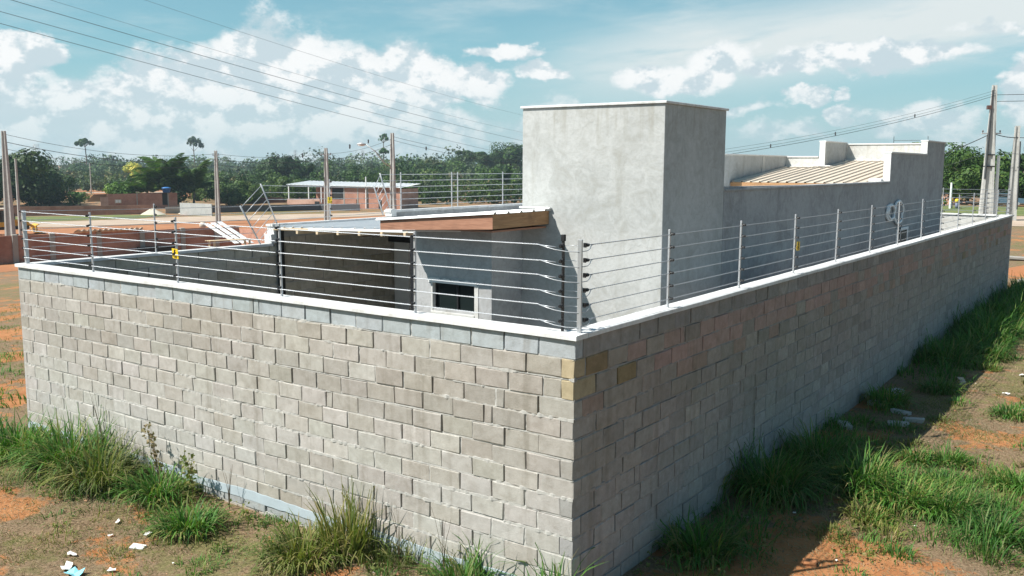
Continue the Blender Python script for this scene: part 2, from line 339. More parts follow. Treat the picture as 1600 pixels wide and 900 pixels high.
def tag(o, label=None, cat=None, group=None, kind=None):
    if label: o['label'] = label
    if cat: o['category'] = cat
    if group: o['group'] = group
    if kind: o['kind'] = kind
    return o
def link(name, me, parent=None, loc=None, rot=None, scale=None, color=None):
    o = bpy.data.objects.new(name, me); COL.objects.link(o)
    if parent: o.parent = parent
    if loc is not None: o.location = loc
    if rot is not None: o.rotation_euler = rot
    if scale is not None: o.scale = scale
    if color is not None: o.color = (*color, 1)
    return o
def part(name, mb, m, parent=None, smooth=False, **kw):
    me = mb.mesh(name, m)
    if smooth: me.polygons.foreach_set('use_smooth', [True]*len(me.polygons))
    return link(name, me, parent, **kw)
def thing(name, loc, label, cat, group=None, rz=0):
    o = link(name, None, None, loc, (0, 0, rz)); o.empty_display_size = 0.2
    return tag(o, label, cat, group)
def copy_tree(o, parent=None):
    c = o.copy(); COL.objects.link(c)
    if parent: c.parent = parent
    for ch in list(o.children): copy_tree(ch, c)
    return c
def fast_mesh(name, V, F, m, cols=None, smooth=False):
    """V (n,3), F (m,4) or (m,3) numpy"""
    me = bpy.data.meshes.new(name); V = np.asarray(V, np.float32); F = np.asarray(F, np.int32); k = F.shape[1]
    me.vertices.add(len(V)); me.vertices.foreach_set('co', V.ravel())
    me.loops.add(F.size); me.loops.foreach_set('vertex_index', F.ravel())
    me.polygons.add(len(F)); me.polygons.foreach_set('loop_start', np.arange(len(F), dtype=np.int32)*k)
    me.update(calc_edges=True)
    me.materials.append(m)
    if cols is not None:
        a = me.attributes.new('col', 'FLOAT_COLOR', 'POINT'); c4 = np.ones((len(V), 4), np.float32); c4[:, :3] = cols; a.data.foreach_set('color', c4.ravel())
    me.polygons.foreach_set('use_smooth', np.full(len(F), bool(smooth)))
    return me
# ------------------------------------------------------------------ ground
def sst(t): t = np.clip(t, 0, 1); return t*t*(3-2*t)
def hashn(ix, iy, s=0):
    h = np.sin(ix*127.1+iy*311.7+s*74.7)*43758.5453; return h-np.floor(h)
def vnoise(x, y, s=0):
    ix = np.floor(x); iy = np.floor(y); fx = sst(x-ix); fy = sst(y-iy)
    a = hashn(ix, iy, s); b = hashn(ix+1, iy, s); c = hashn(ix, iy+1, s); d = hashn(ix+1, iy+1, s)
    return (a*(1-fx)+b*fx)*(1-fy)+(c*(1-fx)+d*fx)*fy
def fbm(x, y, o=4, s=0):
    r = 0; a = 0.5
    for i in range(o): r = r+a*vnoise(x, y, s+i); x = x*2.03+5.1; y = y*2.03+1.7; a *= 0.5
    return r
def terr(x, y):
    x = np.asarray(x, float); y = np.asarray(y, float)
    z = -0.1-3.8*sst((-x-11)/60)
    near = np.exp(-((x+3)/14)**2-((y-6)/20)**2)
    z = z-0.10*np.exp(-((x+4.5)/3.2)**2)*sst((0.6-y)/0.8)
    z = z+near*((fbm(x*0.9, y*0.9, 3, 3)-0.45)*0.10+(fbm(x*5, y*5, 3, 9)-0.45)*0.045)
    far = sst((np.hypot(x, y)-60)/60)
    z = z+far*(fbm(x*0.03, y*0.03, 3, 5)-0.45)*0.5
    return z
def tz(x, y): return float(terr(x, y))
def axis(segs):
    out = []
    for a, b, st in segs: out += list(np.arange(a, b, st))
    return np.array(out+[segs[-1][1]])
gx = np.concatenate([-np.geomspace(5200, 120, 26), axis([(-116, -20, 2.4), (-20, -9.5, 0.25), (-9.5, 4.6, 0.06), (4.6, 8, 0.3), (8, 30, 2.0)]), np.geomspace(34, 5200, 20)])
gy = np.concatenate([-np.geomspace(5200, 14, 18), axis([(-13, -4, 1.0), (-4, 9, 0.06), (9, 28, 0.14), (28, 40, 0.5), (40, 150, 3.0)]), np.geomspace(155, 5200, 24)])
X, Y = np.meshgrid(gx, gy); Z = terr(X, Y); nx, ny = len(gx), len(gy)
I = np.arange(nx*ny).reshape(ny, nx)
F = np.stack([I[:-1, :-1].ravel(), I[:-1, 1:].ravel(), I[1:, 1:].ravel(), I[1:, :-1].ravel()], 1)
def ground_mat(t, bs, out):
    pos = geo_pos(t)
    a = t.noise(pos, 0.55, 5, 0.6, 0.4); b = t.noise(pos, 3.2, 6, 0.65); c_ = t.noise(pos, 28.0, 5, 0.7); d = t.noise(pos, 130.0, 3, 0.65); wd = t.noise(pos, 0.035, 4, 0.6)
    clay = t.mix(t.rng(b, 0.3, 0.7), (0.36, 0.15, 0.06), (0.45, 0.215, 0.095))
    dry = t.mix(t.rng(c_, 0.32, 0.7), (0.15, 0.10, 0.06), (0.30, 0.215, 0.135))
    grn = t.mix(t.rng(c_, 0.35, 0.7), (0.09, 0.11, 0.03), (0.17, 0.19, 0.055))
    gr, gg, _b = t.add('ShaderNodeSeparateColor', inp={0: t.add('ShaderNodeAttribute', attribute_name='col').outputs['Color']}).outputs
    m1 = t.rng(t.m('SUBTRACT', t.m('ADD', t.m('ADD', a, t.m('MULTIPLY', t.m('SUBTRACT', b, 0.5), 0.55)), t.m('MULTIPLY', gg, 0.08)), t.m('MULTIPLY', gr, 0.24)), 0.45, 0.38)         # bare clay
    m2 = t.rng(t.m('ADD', wd, t.m('ADD', t.m('MULTIPLY', t.m('SUBTRACT', b, 0.5), 0.9), t.m('ADD', t.m('MULTIPLY', t.m('SUBTRACT', a, 0.5), 0.4), t.m('SUBTRACT', t.m('MULTIPLY', gg, 0.22), t.m('MULTIPLY', gr, 0.3))))), 0.50, 0.68)
    c = t.mix(m1, dry, clay); c = t.mix(t.m('MULTIPLY', m2, 0.6), c, grn)
    c = t.mix(t.m('MULTIPLY', t.rng(d, 0.52, 0.66), 0.45), c, (0.10, 0.07, 0.045))
    c = t.mix(t.m('MULTIPLY', t.rng(c_, 0.68, 0.8), 0.6), c, (0.52, 0.42, 0.31))
    setin(t, bs, 'Base Color', c); setin(t, bs, 'Roughness', 0.95); setin(t, bs, 'Specular IOR Level', 0.15)
    bump(t, bs, t.m('ADD', t.m('MULTIPLY', c_, 1.0), t.m('MULTIPLY', d, 0.6)), 0.8, 0.02)
M_GROUND = mat('clay_soil_ground', ground_mat)
gcol = np.zeros((X.size, 3), np.float32)      # r: bare clay, g: grassy
for (sx, sy, rx, ry, am) in ((1.8, 2.4, 1.0, 0.8, 1.2), (1.3, 1.5, 0.8, 0.9, 1.1), (2.7, 2.1, 1.1, 0.7, 1.1), (2.2, 8.6, 0.55, 0.7, .8), (2.7, 8.9, 0.6, 0.5, .5), (-6.9, -1.75, 0.6, 0.35, .8), (-5.6, -2.9, 0.8, 0.4, .5), (-13, 2.0, 2.0, 3.0, .4), (-17, 5.5, 4, 3, .3), (-24, 9, 8, 6, .5), (0.5, 7.2, 0.5, 1.1, .35), (1.0, 3.0, 0.4, 0.7, .5)):
    gcol[:, 0] = np.maximum(gcol[:, 0], am*np.exp(-((X.ravel()-sx)/rx)**2-((Y.ravel()-sy)/ry)**2))
for (sx, sy, rx, ry, am) in ((2.2, 14, 1.3, 4.5, .8), (2.6, 11, 1.0, 1.5, .5), (2.0, 20, 1.5, 5, .8), (2.2, 5.0, 1.3, 1.1, .8), (-8, -0.8, 1.6, 0.7, .8), (-3.6, -1.0, 1.4, 0.7, .6), (-15.5, 1.2, 1.6, 0.9, .6)):
    gcol[:, 1] = np.maximum(gcol[:, 1], am*np.exp(-((X.ravel()-sx)/rx)**2-((Y.ravel()-sy)/ry)**2))
g = link('ground', fast_mesh('ground', np.stack([X.ravel(), Y.ravel(), Z.ravel()], 1), F, M_GROUND, gcol, smooth=True)); tag(g, kind='structure')
def soil(name, ca, cb, cc, sc=1.0):
    def f(t, bs, out):
        pos = geo_pos(t); n = t.noise(pos, 0.25*sc, 5, 0.65); n2 = t.noise(pos, 2.5*sc, 5, 0.7)
        c = t.mix(t.rng(n, 0.35, 0.65), ca, cb); c = t.mix(t.m('MULTIPLY', t.rng(n2, 0.5, 0.75), 0.6), c, cc)
        setin(t, bs, 'Base Color', c); setin(t, bs, 'Roughness', 0.95); bump(t, bs, n2, 0.6, 0.05)
    return mat(name, f)
M_ROAD = soil('pale_dirt_road', (0.37, 0.28, 0.21), (0.45, 0.36, 0.28), (0.34, 0.22, 0.14))
M_CLAY = soil('orange_clay', (0.31, 0.125, 0.05), (0.38, 0.165, 0.07), (0.24, 0.10, 0.04))
M_VERGE = soil('grass_verge', (0.09, 0.13, 0.03), (0.15, 0.17, 0.05), (0.28, 0.21, 0.11))
M_BRUSH = soil('scrub_ground', (0.07, 0.09, 0.025), (0.12, 0.12, 0.04), (0.20, 0.13, 0.07))
def sheet(name, poly, m, off, nseg=28, wob=0.6):
    """poly: near edge points list and far edge points list, draped on the ground"""
    A, B = poly
    def res(L):
        L = [Vector((*p, 0)) for p in L]; d = [0]
        for i in range(1, len(L)): d.append(d[-1]+(L[i]-L[i-1]).length)
        o = []
        for k in range(nseg+1):
            s_ = d[-1]*k/nseg; i = 1
            while i < len(d)-1 and d[i] < s_: i += 1
            q = (s_-d[i-1])/(d[i]-d[i-1]); o.append(L[i-1].lerp(L[i], q))
        return o
    a, b = res(A), res(B); vs = []; fs = []; nn = 8
    for k in range(nseg+1):
        wa = (mnoise.noise((a[k].x*0.13, a[k].y*0.13, 1.0)))*wob; wb = (mnoise.noise((b[k].x*0.13, b[k].y*0.13, 7.0)))*wob
        d = (b[k]-a[k]).normalized()
        p0 = a[k]+d*wa; p1 = b[k]+d*wb
        for q in range(nn+1):
            p = p0.lerp(p1, q/nn); vs.append((p.x, p.y, tz(p.x, p.y)+off))
    for k in range(nseg):
        for q in range(nn):
            i = k*(nn+1)+q; fs.append((i, i+1, i+nn+2, i+nn+1))
    mb = MB().add(vs, fs); o = part(name, mb, m, smooth=True); tag(o, kind='structure'); return o
sheet('dirt_road', ([(-135, 20), (-115.1, 49.3), (-110.2, 54.8), (-106.9, 71.4), (-99.3, 101.8), (-82, 134), (-60, 170)], [(-146, 22), (-126, 53), (-122, 61), (-119.3, 80.1), (-106.5, 109.3), (-88, 142), (-66, 178)]), M_ROAD, 0.03, 60, 0.9)
sheet('clay_bank', ([(-62, 10), (-66, 30), (-64, 48), (-63, 70), (-58, 90), (-50, 118)], [(-128, 20), (-114, 49.3), (-109, 55), (-105.5, 71.4), (-98, 101.8), (-80, 134)]), M_CLAY, 0.015, 60, 1.2)
sheet('grass_verge', ([(-129, 50), (-125, 57), (-123, 66), (-122, 74)], [(-141, 56), (-137, 66), (-132, 75), (-127, 81)]), M_VERGE, 0.02, 60, 1.2)
sheet('far_dirt_clearing', ([(-205, 90), (-200, 112), (-190, 128), (-182, 136)], [(-252, 118), (-268, 150), (-246, 170), (-222, 172)]), M_CLAY, 0.06, 40, 4)
sheet('far_dirt_road', ([(-232, 96), (-236, 128), (-224, 148)], [(-238, 94), (-245, 130), (-231, 153)]), M_ROAD, 0.10, 40, 1)
sheet('side_dirt_road', ([(-24, 64), (-10, 67), (0, 68), (40, 72)], [(-32, 84), (-10.5, 81), (-6, 84), (40, 92)]), M_ROAD, 0.02, 40, 0.8)
sheet('roadside_grass', ([(-34, 85), (-10.6, 82), (-6, 85), (40, 93)], [(-36, 110), (-14, 106), (-6, 108), (40, 118)]), M_VERGE, 0.02, 40, 0.8)
# ------------------------------------------------------------------ block walls
H = 0.19; TOPZ = 2.505
def block_mesh(L, seed, depth=0.14, face='-y'):
    r = random.Random(seed); mb = MB()
    mb.bbox(-L/2, L/2, 0, depth, -0.088, 0.088, 0.0065, 0.0045, rr=r)
    return mb.mesh('block', M_BLOCK)
BV = [block_mesh(0.388, 100+i) for i in range(8)]; BH = [block_mesh(0.188, 200+i) for i in range(4)]; BS = [block_mesh(0.138, 300+i) for i in range(3)]
def jit(c, r, a=0.06):
    k = 1+r.uniform(-a, a); return tuple(max(0.02, q*k*(1+r.uniform(-0.015, 0.015))) for q in c)
def front_col(s, k, r):
    z = 2.4-k*H
    if k == 0: return jit((0.36, 0.395, 0.41), r, 0.05)
    if k == 13: return jit((0.33, 0.39, 0.43), r, 0.05)
    if k >= 14: return jit((0.33, 0.305, 0.26), r, 0.06)
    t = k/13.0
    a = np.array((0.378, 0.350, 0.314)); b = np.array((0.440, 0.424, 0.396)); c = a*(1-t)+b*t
    u = r.random()
    if u < 0.07: c = c*np.array((0.93, 0.915, 0.89))
    elif u < 0.16: c = c*np.array((1.06, 1.06, 1.07))
    if k in (3, 4) and r.random() < 0.5: c = c*0.90
    if float(vnoise(s*0.35+3, k*0.45, 8)) > 0.6: c = c*np.array((0.90, 0.885, 0.87))
    return jit(tuple(c*np.array((0.99, 1.0, 1.01))), r, 0.03)
def side_col(s, k, r):  # wall's shade partly put into these lower tones; brown tint is real
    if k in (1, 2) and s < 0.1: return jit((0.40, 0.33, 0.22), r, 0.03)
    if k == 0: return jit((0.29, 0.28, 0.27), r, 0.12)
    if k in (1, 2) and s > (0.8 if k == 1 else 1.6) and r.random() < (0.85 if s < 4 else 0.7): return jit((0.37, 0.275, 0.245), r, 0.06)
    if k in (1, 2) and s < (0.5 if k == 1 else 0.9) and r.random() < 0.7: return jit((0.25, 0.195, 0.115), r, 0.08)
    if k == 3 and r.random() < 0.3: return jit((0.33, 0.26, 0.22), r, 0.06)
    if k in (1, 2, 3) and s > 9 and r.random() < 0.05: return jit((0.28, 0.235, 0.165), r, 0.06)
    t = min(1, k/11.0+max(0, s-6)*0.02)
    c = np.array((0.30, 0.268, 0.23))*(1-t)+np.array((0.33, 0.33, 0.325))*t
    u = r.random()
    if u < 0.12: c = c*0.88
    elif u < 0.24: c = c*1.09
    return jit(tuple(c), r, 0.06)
def wavy(s, k): return 0.0 if k == 0 else 0.0045*math.sin(s*0.9+k*1.7)+0.003*math.sin(s*2.3+k*0.8)
def lay_wall(w_, to, Ls, rows, colf, endA, rng_, limit, seglist=None, joint_gap=(0.006, 0.019), mort_len=None, k0=0, ztop=TOPZ, mm=None, mo=0.0, start=None):
    """to(s, out, z) -> world position; s runs along the wall from the near corner. out is metres proud of the face.
    endA(k) -> length of the first piece at s = 0"""
    r = random.Random(rng_); items = []
    for k in rows:
        s = start(k) if start else 0.0; zc = ztop-0.5*H-(k-k0)*H; L1 = endA(k); first = True
        while s < Ls-0.02:
            L = L1 if first else 0.388
            if not first and r.random() < 0.018: L = 0.09
            gap = r.uniform(*joint_gap); first = False
            L = min(L, Ls-s)
            if L > 0.03: items.append((s+L/2, L, zc+wavy(s+L/2, k), k, s))
            s += L+gap*0.9+0.002
    base = to(0, 0, 0)
    items.sort(key=lambda q: (Vector(to(q[0], 0, q[2]))-CX).length)
    xdir = (Vector(to(1, 0, 0))-Vector(to(0, 0, 0))); rz = math.atan2(xdir.y, xdir.x)
    n_out = Vector(to(0, 1, 0))-Vector(to(0, 0, 0))
    # block mesh local: x along the wall, y from the face (0) inward, so local +y must point opposite n_out
    flip = (Vector((-math.sin(rz), math.cos(rz), 0)).dot(n_out) > 0)
    if flip: rz += math.pi
    for q in items[:limit]:
        sc, L, zc, k, s0 = q; lib, base_l = (BV, 0.388) if L > 0.25 else ((BH, 0.188) if L > 0.16 else (BS, 0.138))
        me = r.choice(lib); p = to(sc, r.uniform(-0.004, 0.005), zc+r.uniform(-0.0025, 0.0025))
        o = link('block', me, w_, p, (r.uniform(-0.006, 0.006), r.uniform(-0.007, 0.007), rz+r.uniform(-0.006, 0.006)), (L/base_l, 1, 1), colf(s0, k, r))
    rest = items[limit:]
    if rest:
        V = []; Fc = []; Cc = []
        cz, sz_ = math.cos(rz), math.sin(rz)
        for sc, L, zc, k, s0 in rest:
            h = L/2; b = 0.005; off = r.uniform(-0.003, 0.004); p = to(sc, off, zc+r.uniform(-0.002, 0.002)); n0 = len(V)
            for (yy, e) in ((0.14, 0.0), (b, 0.0), (0.0, b)):
                for (a, c) in ((-1, -1), (1, -1), (1, 1), (-1, 1)):
                    lx = a*(h-e)+r.uniform(-0.0015, 0.0015); lz = c*(0.088-e)+r.uniform(-0.0015, 0.0015)
                    V.append((p[0]+lx*cz-yy*sz_, p[1]+lx*sz_+yy*cz, p[2]+lz))
            for a in (0, 4):
                for i in range(4): Fc.append((n0+a+i, n0+a+(i+1) % 4, n0+a+4+(i+1) % 4, n0+a+4+i))
            Fc.append((n0+8, n0+9, n0+10, n0+11)); Fc.append((n0+3, n0+2, n0+1, n0))
            Cc += [colf(s0, k, r)]*12
        o = link('block_courses', fast_mesh('block_courses', V, Fc, M_BLOCKA, Cc), w_); tag(o, kind='stuff'); fixn(o.data)
    # mortar: bed joints with squeezed lumps, and some filled head joints
    V = []; Fc = []; ML = mort_len or Ls; st = 0.022
    for k in rows:
        z = ztop-(k-k0)*H-H; n = int(ML/st)
        for i in range(n+1):
            s = min(i*st, ML)
            a = fbm(s*9.0+k*13.7, k*3.1, 3, k); b = float(vnoise(s*31+k*7.7, k*5.3, 2)); big = float(vnoise(s*2.1+k*3.3, 1.7*k, 5))
            out = mo-0.0075+0.013*(float(a)-0.15)+(0.016*b if big > 0.60 else 0.002*b)
            hh = 0.009+0.004*b+(0.016*b if big > 0.66 else 0)
            zz = z+0.003*(float(a)-0.5)+wavy(s, k+0.5)
            p1 = to(s, -0.03, zz+hh); p2 = to(s, out, zz+hh*0.7); p3 = to(s, out-0.001, zz-hh*0.7); p4 = to(s, -0.03, zz-hh)
            V += [p1, p2, p3, p4]
            if i:
                m = len(V)-8
                for q in range(3): Fc.append((m+q, m+q+1, m+5+q, m+4+q))
    allit = sorted(items, key=lambda q: (q[3], q[4]))
    for a, b in zip(allit[:-1], allit[1:]):
        if a[3] != b[3] or b[4] > ML: continue
        if r.random() < 0.42:
            x0 = a[0]+a[1]/2-0.002; x1 = b[0]-b[1]/2+0.002; zb = a[2]-0.09; n0 = len(V); out0 = mo+r.uniform(-0.016, -0.001)
            for i in range(6):
                z = zb+0.18*i/5; o_ = out0+r.uniform(-0.003, 0.004)
                V += [to(x0, o_, z), to(x1, o_+r.uniform(-0.002, 0.002), z)]
                if i: m = n0+2*i-2; Fc.append((m, m+1, m+3, m+2))
    o = link('mortar', fast_mesh('mortar', V, Fc, mm or M_MORT), w_); tag(o, kind='stuff')
def coping(name, w_, pts_fn, L, wi, zt, th=0.045, step=0.5, inner=0.035, outer=0.036):
    """moulded concrete coping, laid as one run; pts_fn(s, t, z): t is metres outward from the outer face"""
    mb = MB(); n = max(2, int(L/step)); prev = None; r = random.Random(hash(name) % 99)
    prof = [(outer, zt-th), (outer, zt-0.006), (outer-0.006, zt), (-wi-inner+0.006, zt+0.004), (-wi-inner, zt-0.004), (-wi-inner, zt-th)]
    for i in range(n+1):
        s = L*i/n; jz = r.uniform(-0.0025, 0.0025); jo = r.uniform(-0.002, 0.002); b = len(mb.v)
        for t_, z in prof: mb.v.append(tuple(pts_fn(s, t_+jo, z+jz)))
        if i:
            m = len(prof)
            for q in range(m): mb.f.append((b-m+q, b-m+(q+1) % m, b+(q+1) % m, b+q)); mb.mi.append(0)
    m = len(prof); mb.f.append(tuple(range(m))); mb.f.append(tuple(range(len(mb.v)-m, len(mb.v)))); mb.mi += [0, 0]
    return part(name, mb, M_COPE, w_)
GW = 'perimeter walls of the plot'
# front wall, along -X at y = 0
LF = 10.09
fw = thing('block_wall', (-5, 0, 0), 'sunlit bare concrete block wall facing the camera, pale coping on top, grass at its foot', 'wall', GW)
fw.location = (0, 0, 0)
front_owns = lambda k: (k % 2 == 1 and k > 2) or k == 0
endF = lambda k: 0.388 if front_owns(k) else (0.19 if k == 2 else 0.388)
side_start = lambda k: 0.146 if front_owns(k) else 0.0
front_start = lambda k: 0.0 if front_owns(k) else 0.146
to_f = lambda s, o, z: (-s, -o, z)
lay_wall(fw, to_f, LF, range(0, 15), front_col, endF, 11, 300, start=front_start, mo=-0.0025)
part('wall_core', MB().box(-LF+0.02, -0.03, 0.045, 0.12, -0.45, 2.47), M_CORE, fw)
coping('coping', fw, lambda s, t, z: (-s+0.036, -t, z), LF+0.07, 0.14, 2.55, 0.045)
# proud foundation slurry band
mb = MB(); n = 120
for i in range(n+1):
    s = LF*i/n; zt_ = 0.075+0.007*math.sin(s*3.1)+0.006*random.uniform(-1, 1); zb = -0.045+0.006*random.uniform(-1, 1)
    mb.v += [(-s, -0.005, zt_), (-s, -0.0075, zt_-0.006), (-s, -0.008, zb), (-s, -0.004, zb-0.006)]
    if i:
        b = len(mb.v)-8
        for q in range(3): mb.f.append((b+q, b+q+1, b+5+q, b+4+q)); mb.mi.append(0)
part('painted_footing_band', mb, M_FOUND, fw)
# side wall along +Y at x = 0
LS_ = 26.9
sw = thing('block_wall', (0, 0, 0), 'long shaded concrete block wall running away on the right, with pinkish blocks near its top', 'wall', GW)
endS = lambda k: 0.138 if (k % 2 == 1 and k > 2) else (0.388 if k < 14 else 0.2)
to_s = lambda s, o, z: (o, s, z)
def endS2(k): return (0.19 if k == 1 else 0.388) if not front_owns(k) else (0.30 if k == 0 else 0.388)
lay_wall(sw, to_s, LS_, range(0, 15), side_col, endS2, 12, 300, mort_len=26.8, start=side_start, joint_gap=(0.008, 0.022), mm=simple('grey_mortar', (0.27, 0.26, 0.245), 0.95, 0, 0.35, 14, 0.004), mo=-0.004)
part('wall_core', MB().box(-0.12, -0.022, 0.13, LS_-0.01, -0.45, 2.47), M_CORE, sw)
coping('coping', sw, lambda s, t, z: (t, s+0.182, z), LS_-0.15, 0.14, 2.552, 0.045)
part('inner_render', MB().box(-0.16, -0.14, 0.14, LS_, -0.2, 2.503), M_PLAST2, sw)
# left boundary wall, inner face at x = -10.0
lw = thing('block_wall', (0, 0, 0), 'stepped boundary block wall on the left of the yard, its dark inner face in shade', 'wall', GW)
to_l = lambda s, o, z: (-9.97+o, 0.14+s, z)
def left_col(s, k, r):
    c = (0.46, 0.435, 0.38) if r.random() > 0.2 else (0.38, 0.35, 0.29)
    return jit(c, r, 0.10)
lay_wall(lw, to_l, 8.2, range(0, 13), left_col, lambda k: 0.388 if k % 2 else 0.19, 13, 290, joint_gap=(0.01, 0.018), mort_len=8.2)
lay_wall(lw, lambda s, o, z: (-9.97+o, 4.9+s, z), 3.4, [-2, -1], left_col, lambda k: 0.388 if k % 2 else 0.19, 14, 0, joint_gap=(0.01, 0.018), mort_len=3.4, k0=0)
part('wall_core', MB().box(-10.088, -9.992, 0.14, 26.8, -0.4, 2.46), M_CORE, lw)
part('wall_core', MB().box(-10.088, -9.992, 4.92, 8.26, 2.46, 2.86), M_CORE, lw)
part('upper_render', MB().box(-10.11, -9.955, 4.88, 8.26, 2.66, 2.872), M_PLAST2, lw)
part('outer_render', MB().box(-10.14, -10.088, 0.02, 26.8, -4.2, 2.5), M_PLAST2, lw)
coping('coping', lw, lambda s, t, z: (-10.11-t, s+0.182, z), 4.66, 0.14, 2.548)
part('step_end', MB().bbox(-10.15, -9.94, 4.80, 4.87, 2.553, 2.73, 0.006), M_WHITE, lw)
part('step_end', MB().bbox(-10.15, -9.94, 4.872, 4.94, 2.553, 2.912, 0.006), M_WHITE, lw)
coping('coping', lw, lambda s, t, z: (-10.11-t, s+4.84, z), 3.36, 0.14, 2.925)
part('step_end', MB().bbox(-10.15, -9.94, 8.22, 8.38, 2.93, 3.10, 0.008), M_WHITE, lw)
part('upper_wall', MB().box(-10.13, -9.97, 8.25, 26.8, 2.5, 3.03), M_PLAST2, lw)
coping('coping', lw, lambda s, t, z: (-10.12-t, s+8.2, z), 18.6, 0.14, 3.07)
# back wall
bw = thing('block_wall', (0, 0, 0), 'far rendered back wall of the yard with thin coping, beyond the house', 'wall', GW)
part('render', MB().box(-10.0, 0.0, 26.9, 27.04, -0.4, 2.5), M_PLASTW, bw)
coping('coping', bw, lambda s, t, z: (-10.0+s, 27.04+t, z), 10.04, 0.14, 2.546)
o = part('yard_slab', MB().box(-9.96, -0.15, 0.145, 26.88, -0.3, 0.05), M_FLOOR); tag(o, kind='structure')
# ------------------------------------------------------------------ house
WT = 2.55
hs = thing('house', (0, 0, 0), 'unfinished grey rendered house with a tall blank tower block and sheet metal roofs', 'house')
hp = lambda name, mb, m, **k: part(name, mb, m, hs, **k)
hp('tower', MB().bbox(-3.91, -1.5, 4.72, 6.84, 0.05, 4.94, 0.006), M_PLAST)
hp('tower_cap', MB().bbox(-3.94, -1.468, 4.69, 6.87, 4.942, 4.978, 0.006), M_COPE)
# right side wall with its stepped top (profile in y, z)
prof = [(6.85, 0.05), (23.5, 0.05), (23.5, 4.80), (21.12, 4.80), (21.12, 4.42), (17.15, 4.42), (17.15, 3.68), (6.85, 3.76)]
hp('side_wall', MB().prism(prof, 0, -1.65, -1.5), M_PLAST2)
def capbox(x0, x1, y0, y1, z): return MB().bbox(x0, x1, y0, y1, z-0.012, z+0.028, 0.006)
hp('wall_cap', capbox(-1.68, -1.472, 6.86, 17.145, 3.70), M_PLAST2).rotation_euler = (0, 0, 0)
hp('wall_cap', capbox(-1.68, -1.472, 17.12, 21.1, 4.43), M_WHITE)
hp('wall_cap', capbox(-1.68, -1.472, 21.09, 23.53, 4.81), M_WHITE)
hp('sunlit_end_plate', MB().bbox(-1.66, -1.49, 17.128, 17.15, 3.73, 4.425, 0.004), M_WHITE)  # white plates put the sunlight on the wall ends into colour
hp('sunlit_end_plate', MB().bbox(-1.66, -1.49, 21.098, 21.12, 4.46, 4.80, 0.004), M_WHITE)
# parapets round the rear roof; sun-facing runs get paler render as painted sunlight
hp('parapet', MB().box(-5.75, -5.6, 16.5, 21.45, 2.4, 4.38), M_PLAST); hp('wall_cap', capbox(-5.775, -5.575, 16.48, 21.46, 4.392), M_WHITE)
hp('sunlit_end_plate', MB().bbox(-5.76, -5.59, 16.478, 16.5, 3.0, 4.38, 0.004), M_WHITE)  # same white plate for the sunlit parapet end
hp('parapet', MB().box(-5.6, -4.56, 21.3, 21.45, 2.4, 4.36), M_PLASTW); hp('wall_cap', capbox(-5.57, -4.6, 21.27, 21.47, 4.372), M_WHITE)
hp('parapet', MB().box(-4.56, -4.41, 21.3, 23.5, 2.4, 4.82), M_PLAST); hp('wall_cap', capbox(-4.59, -4.38, 21.28, 23.5, 4.832), M_WHITE)
hp('sunlit_end_plate', MB().bbox(-4.57, -4.40, 21.278, 21.3, 3.6, 4.82, 0.004), M_WHITE)
hp('parapet', MB().box(-4.41, -1.65, 23.5, 23.65, 2.4, 4.78), M_PLASTW); hp('wall_cap', capbox(-4.4, -1.63, 23.47, 23.68, 4.79), M_WHITE)
for yy in (17.0,):
    hp('parapet_rib', MB().bbox(-5.605, -5.585, 19.3, 19.5, 3.5, 4.37, 0.004), M_PLASTW)
def sheet_panel(x0, x1, y0, y1, zf, along='y', pitch=0.25, hgt=0.035, th=0.006):
    """trapezoid ribbed sheet; ribs run along the given axis; zf(x, y) is the pan height"""
    a0, a1 = (x0, x1) if along == 'y' else (y0, y1); b0, b1 = (y0, y1) if along == 'y' else (x0, x1)
    prof = [(a0, 0)]; a = a0+0.02
    while a+0.09 < a1:
        prof += [(a, 0), (a+0.018, hgt), (a+0.052, hgt), (a+0.07, 0)]; a += pitch
    prof.append((a1, 0)); mb = MB(); n = len(prof)
    for b in (b0, b1):
        for q, h in prof:
            x, y = (q, b) if along == 'y' else (b, q); mb.v.append((x, y, zf(x, y)+h))
        for q, h in prof:
            x, y = (q, b) if along == 'y' else (b, q); mb.v.append((x, y, zf(x, y)+h-th))
    for i in range(n-1):
        mb.f += [(i, i+1, 2*n+i+1, 2*n+i), (n+i, 3*n+i, 3*n+i+1, n+i+1), (i, n+i, n+i+1, i+1), (2*n+i, 2*n+i+1, 3*n+i+1, 3*n+i)]; mb.mi += [0]*4
    return mb
zr = lambda x, y: 3.665+0.093*(y-17)
for i in range(4): hp('roof_sheet', sheet_panel(-5.58+i*0.983, -5.58+(i+1)*0.983-0.002, 17.0, 21.28 if i == 0 else 23.47, lambda x, y, i=i: zr(x, y)+0.004*(i % 2)), M_SHEETC)
hp('roof_flashing', MB().bbox(-5.59, -4.6, 21.16, 21.29, 4.075, 4.10, 0.004), M_WHITE)
hp('roof_flashing', MB().bbox(-4.70, -4.18, 21.10, 21.275, 4.09, 4.125, 0.004), M_WHITE)
hp('roof_flashing', MB().bbox(-4.40, -1.66, 23.30, 23.49, 4.27, 4.31, 0.004), M_WHITE)
hp('roof_flashing', MB().bbox(-1.98, -1.66, 17.02, 17.42, 3.70, 3.80, 0.02), M_WHITE)
hp('fascia_board', MB().bbox(-5.58, -1.66, 16.94, 16.975, 3.54, 3.655, 0.004), M_WOODO)
hp('roof_void', MB().box(-5.55, -1.68, 17.2, 23.4, 2.6, 3.6), M_DARK)
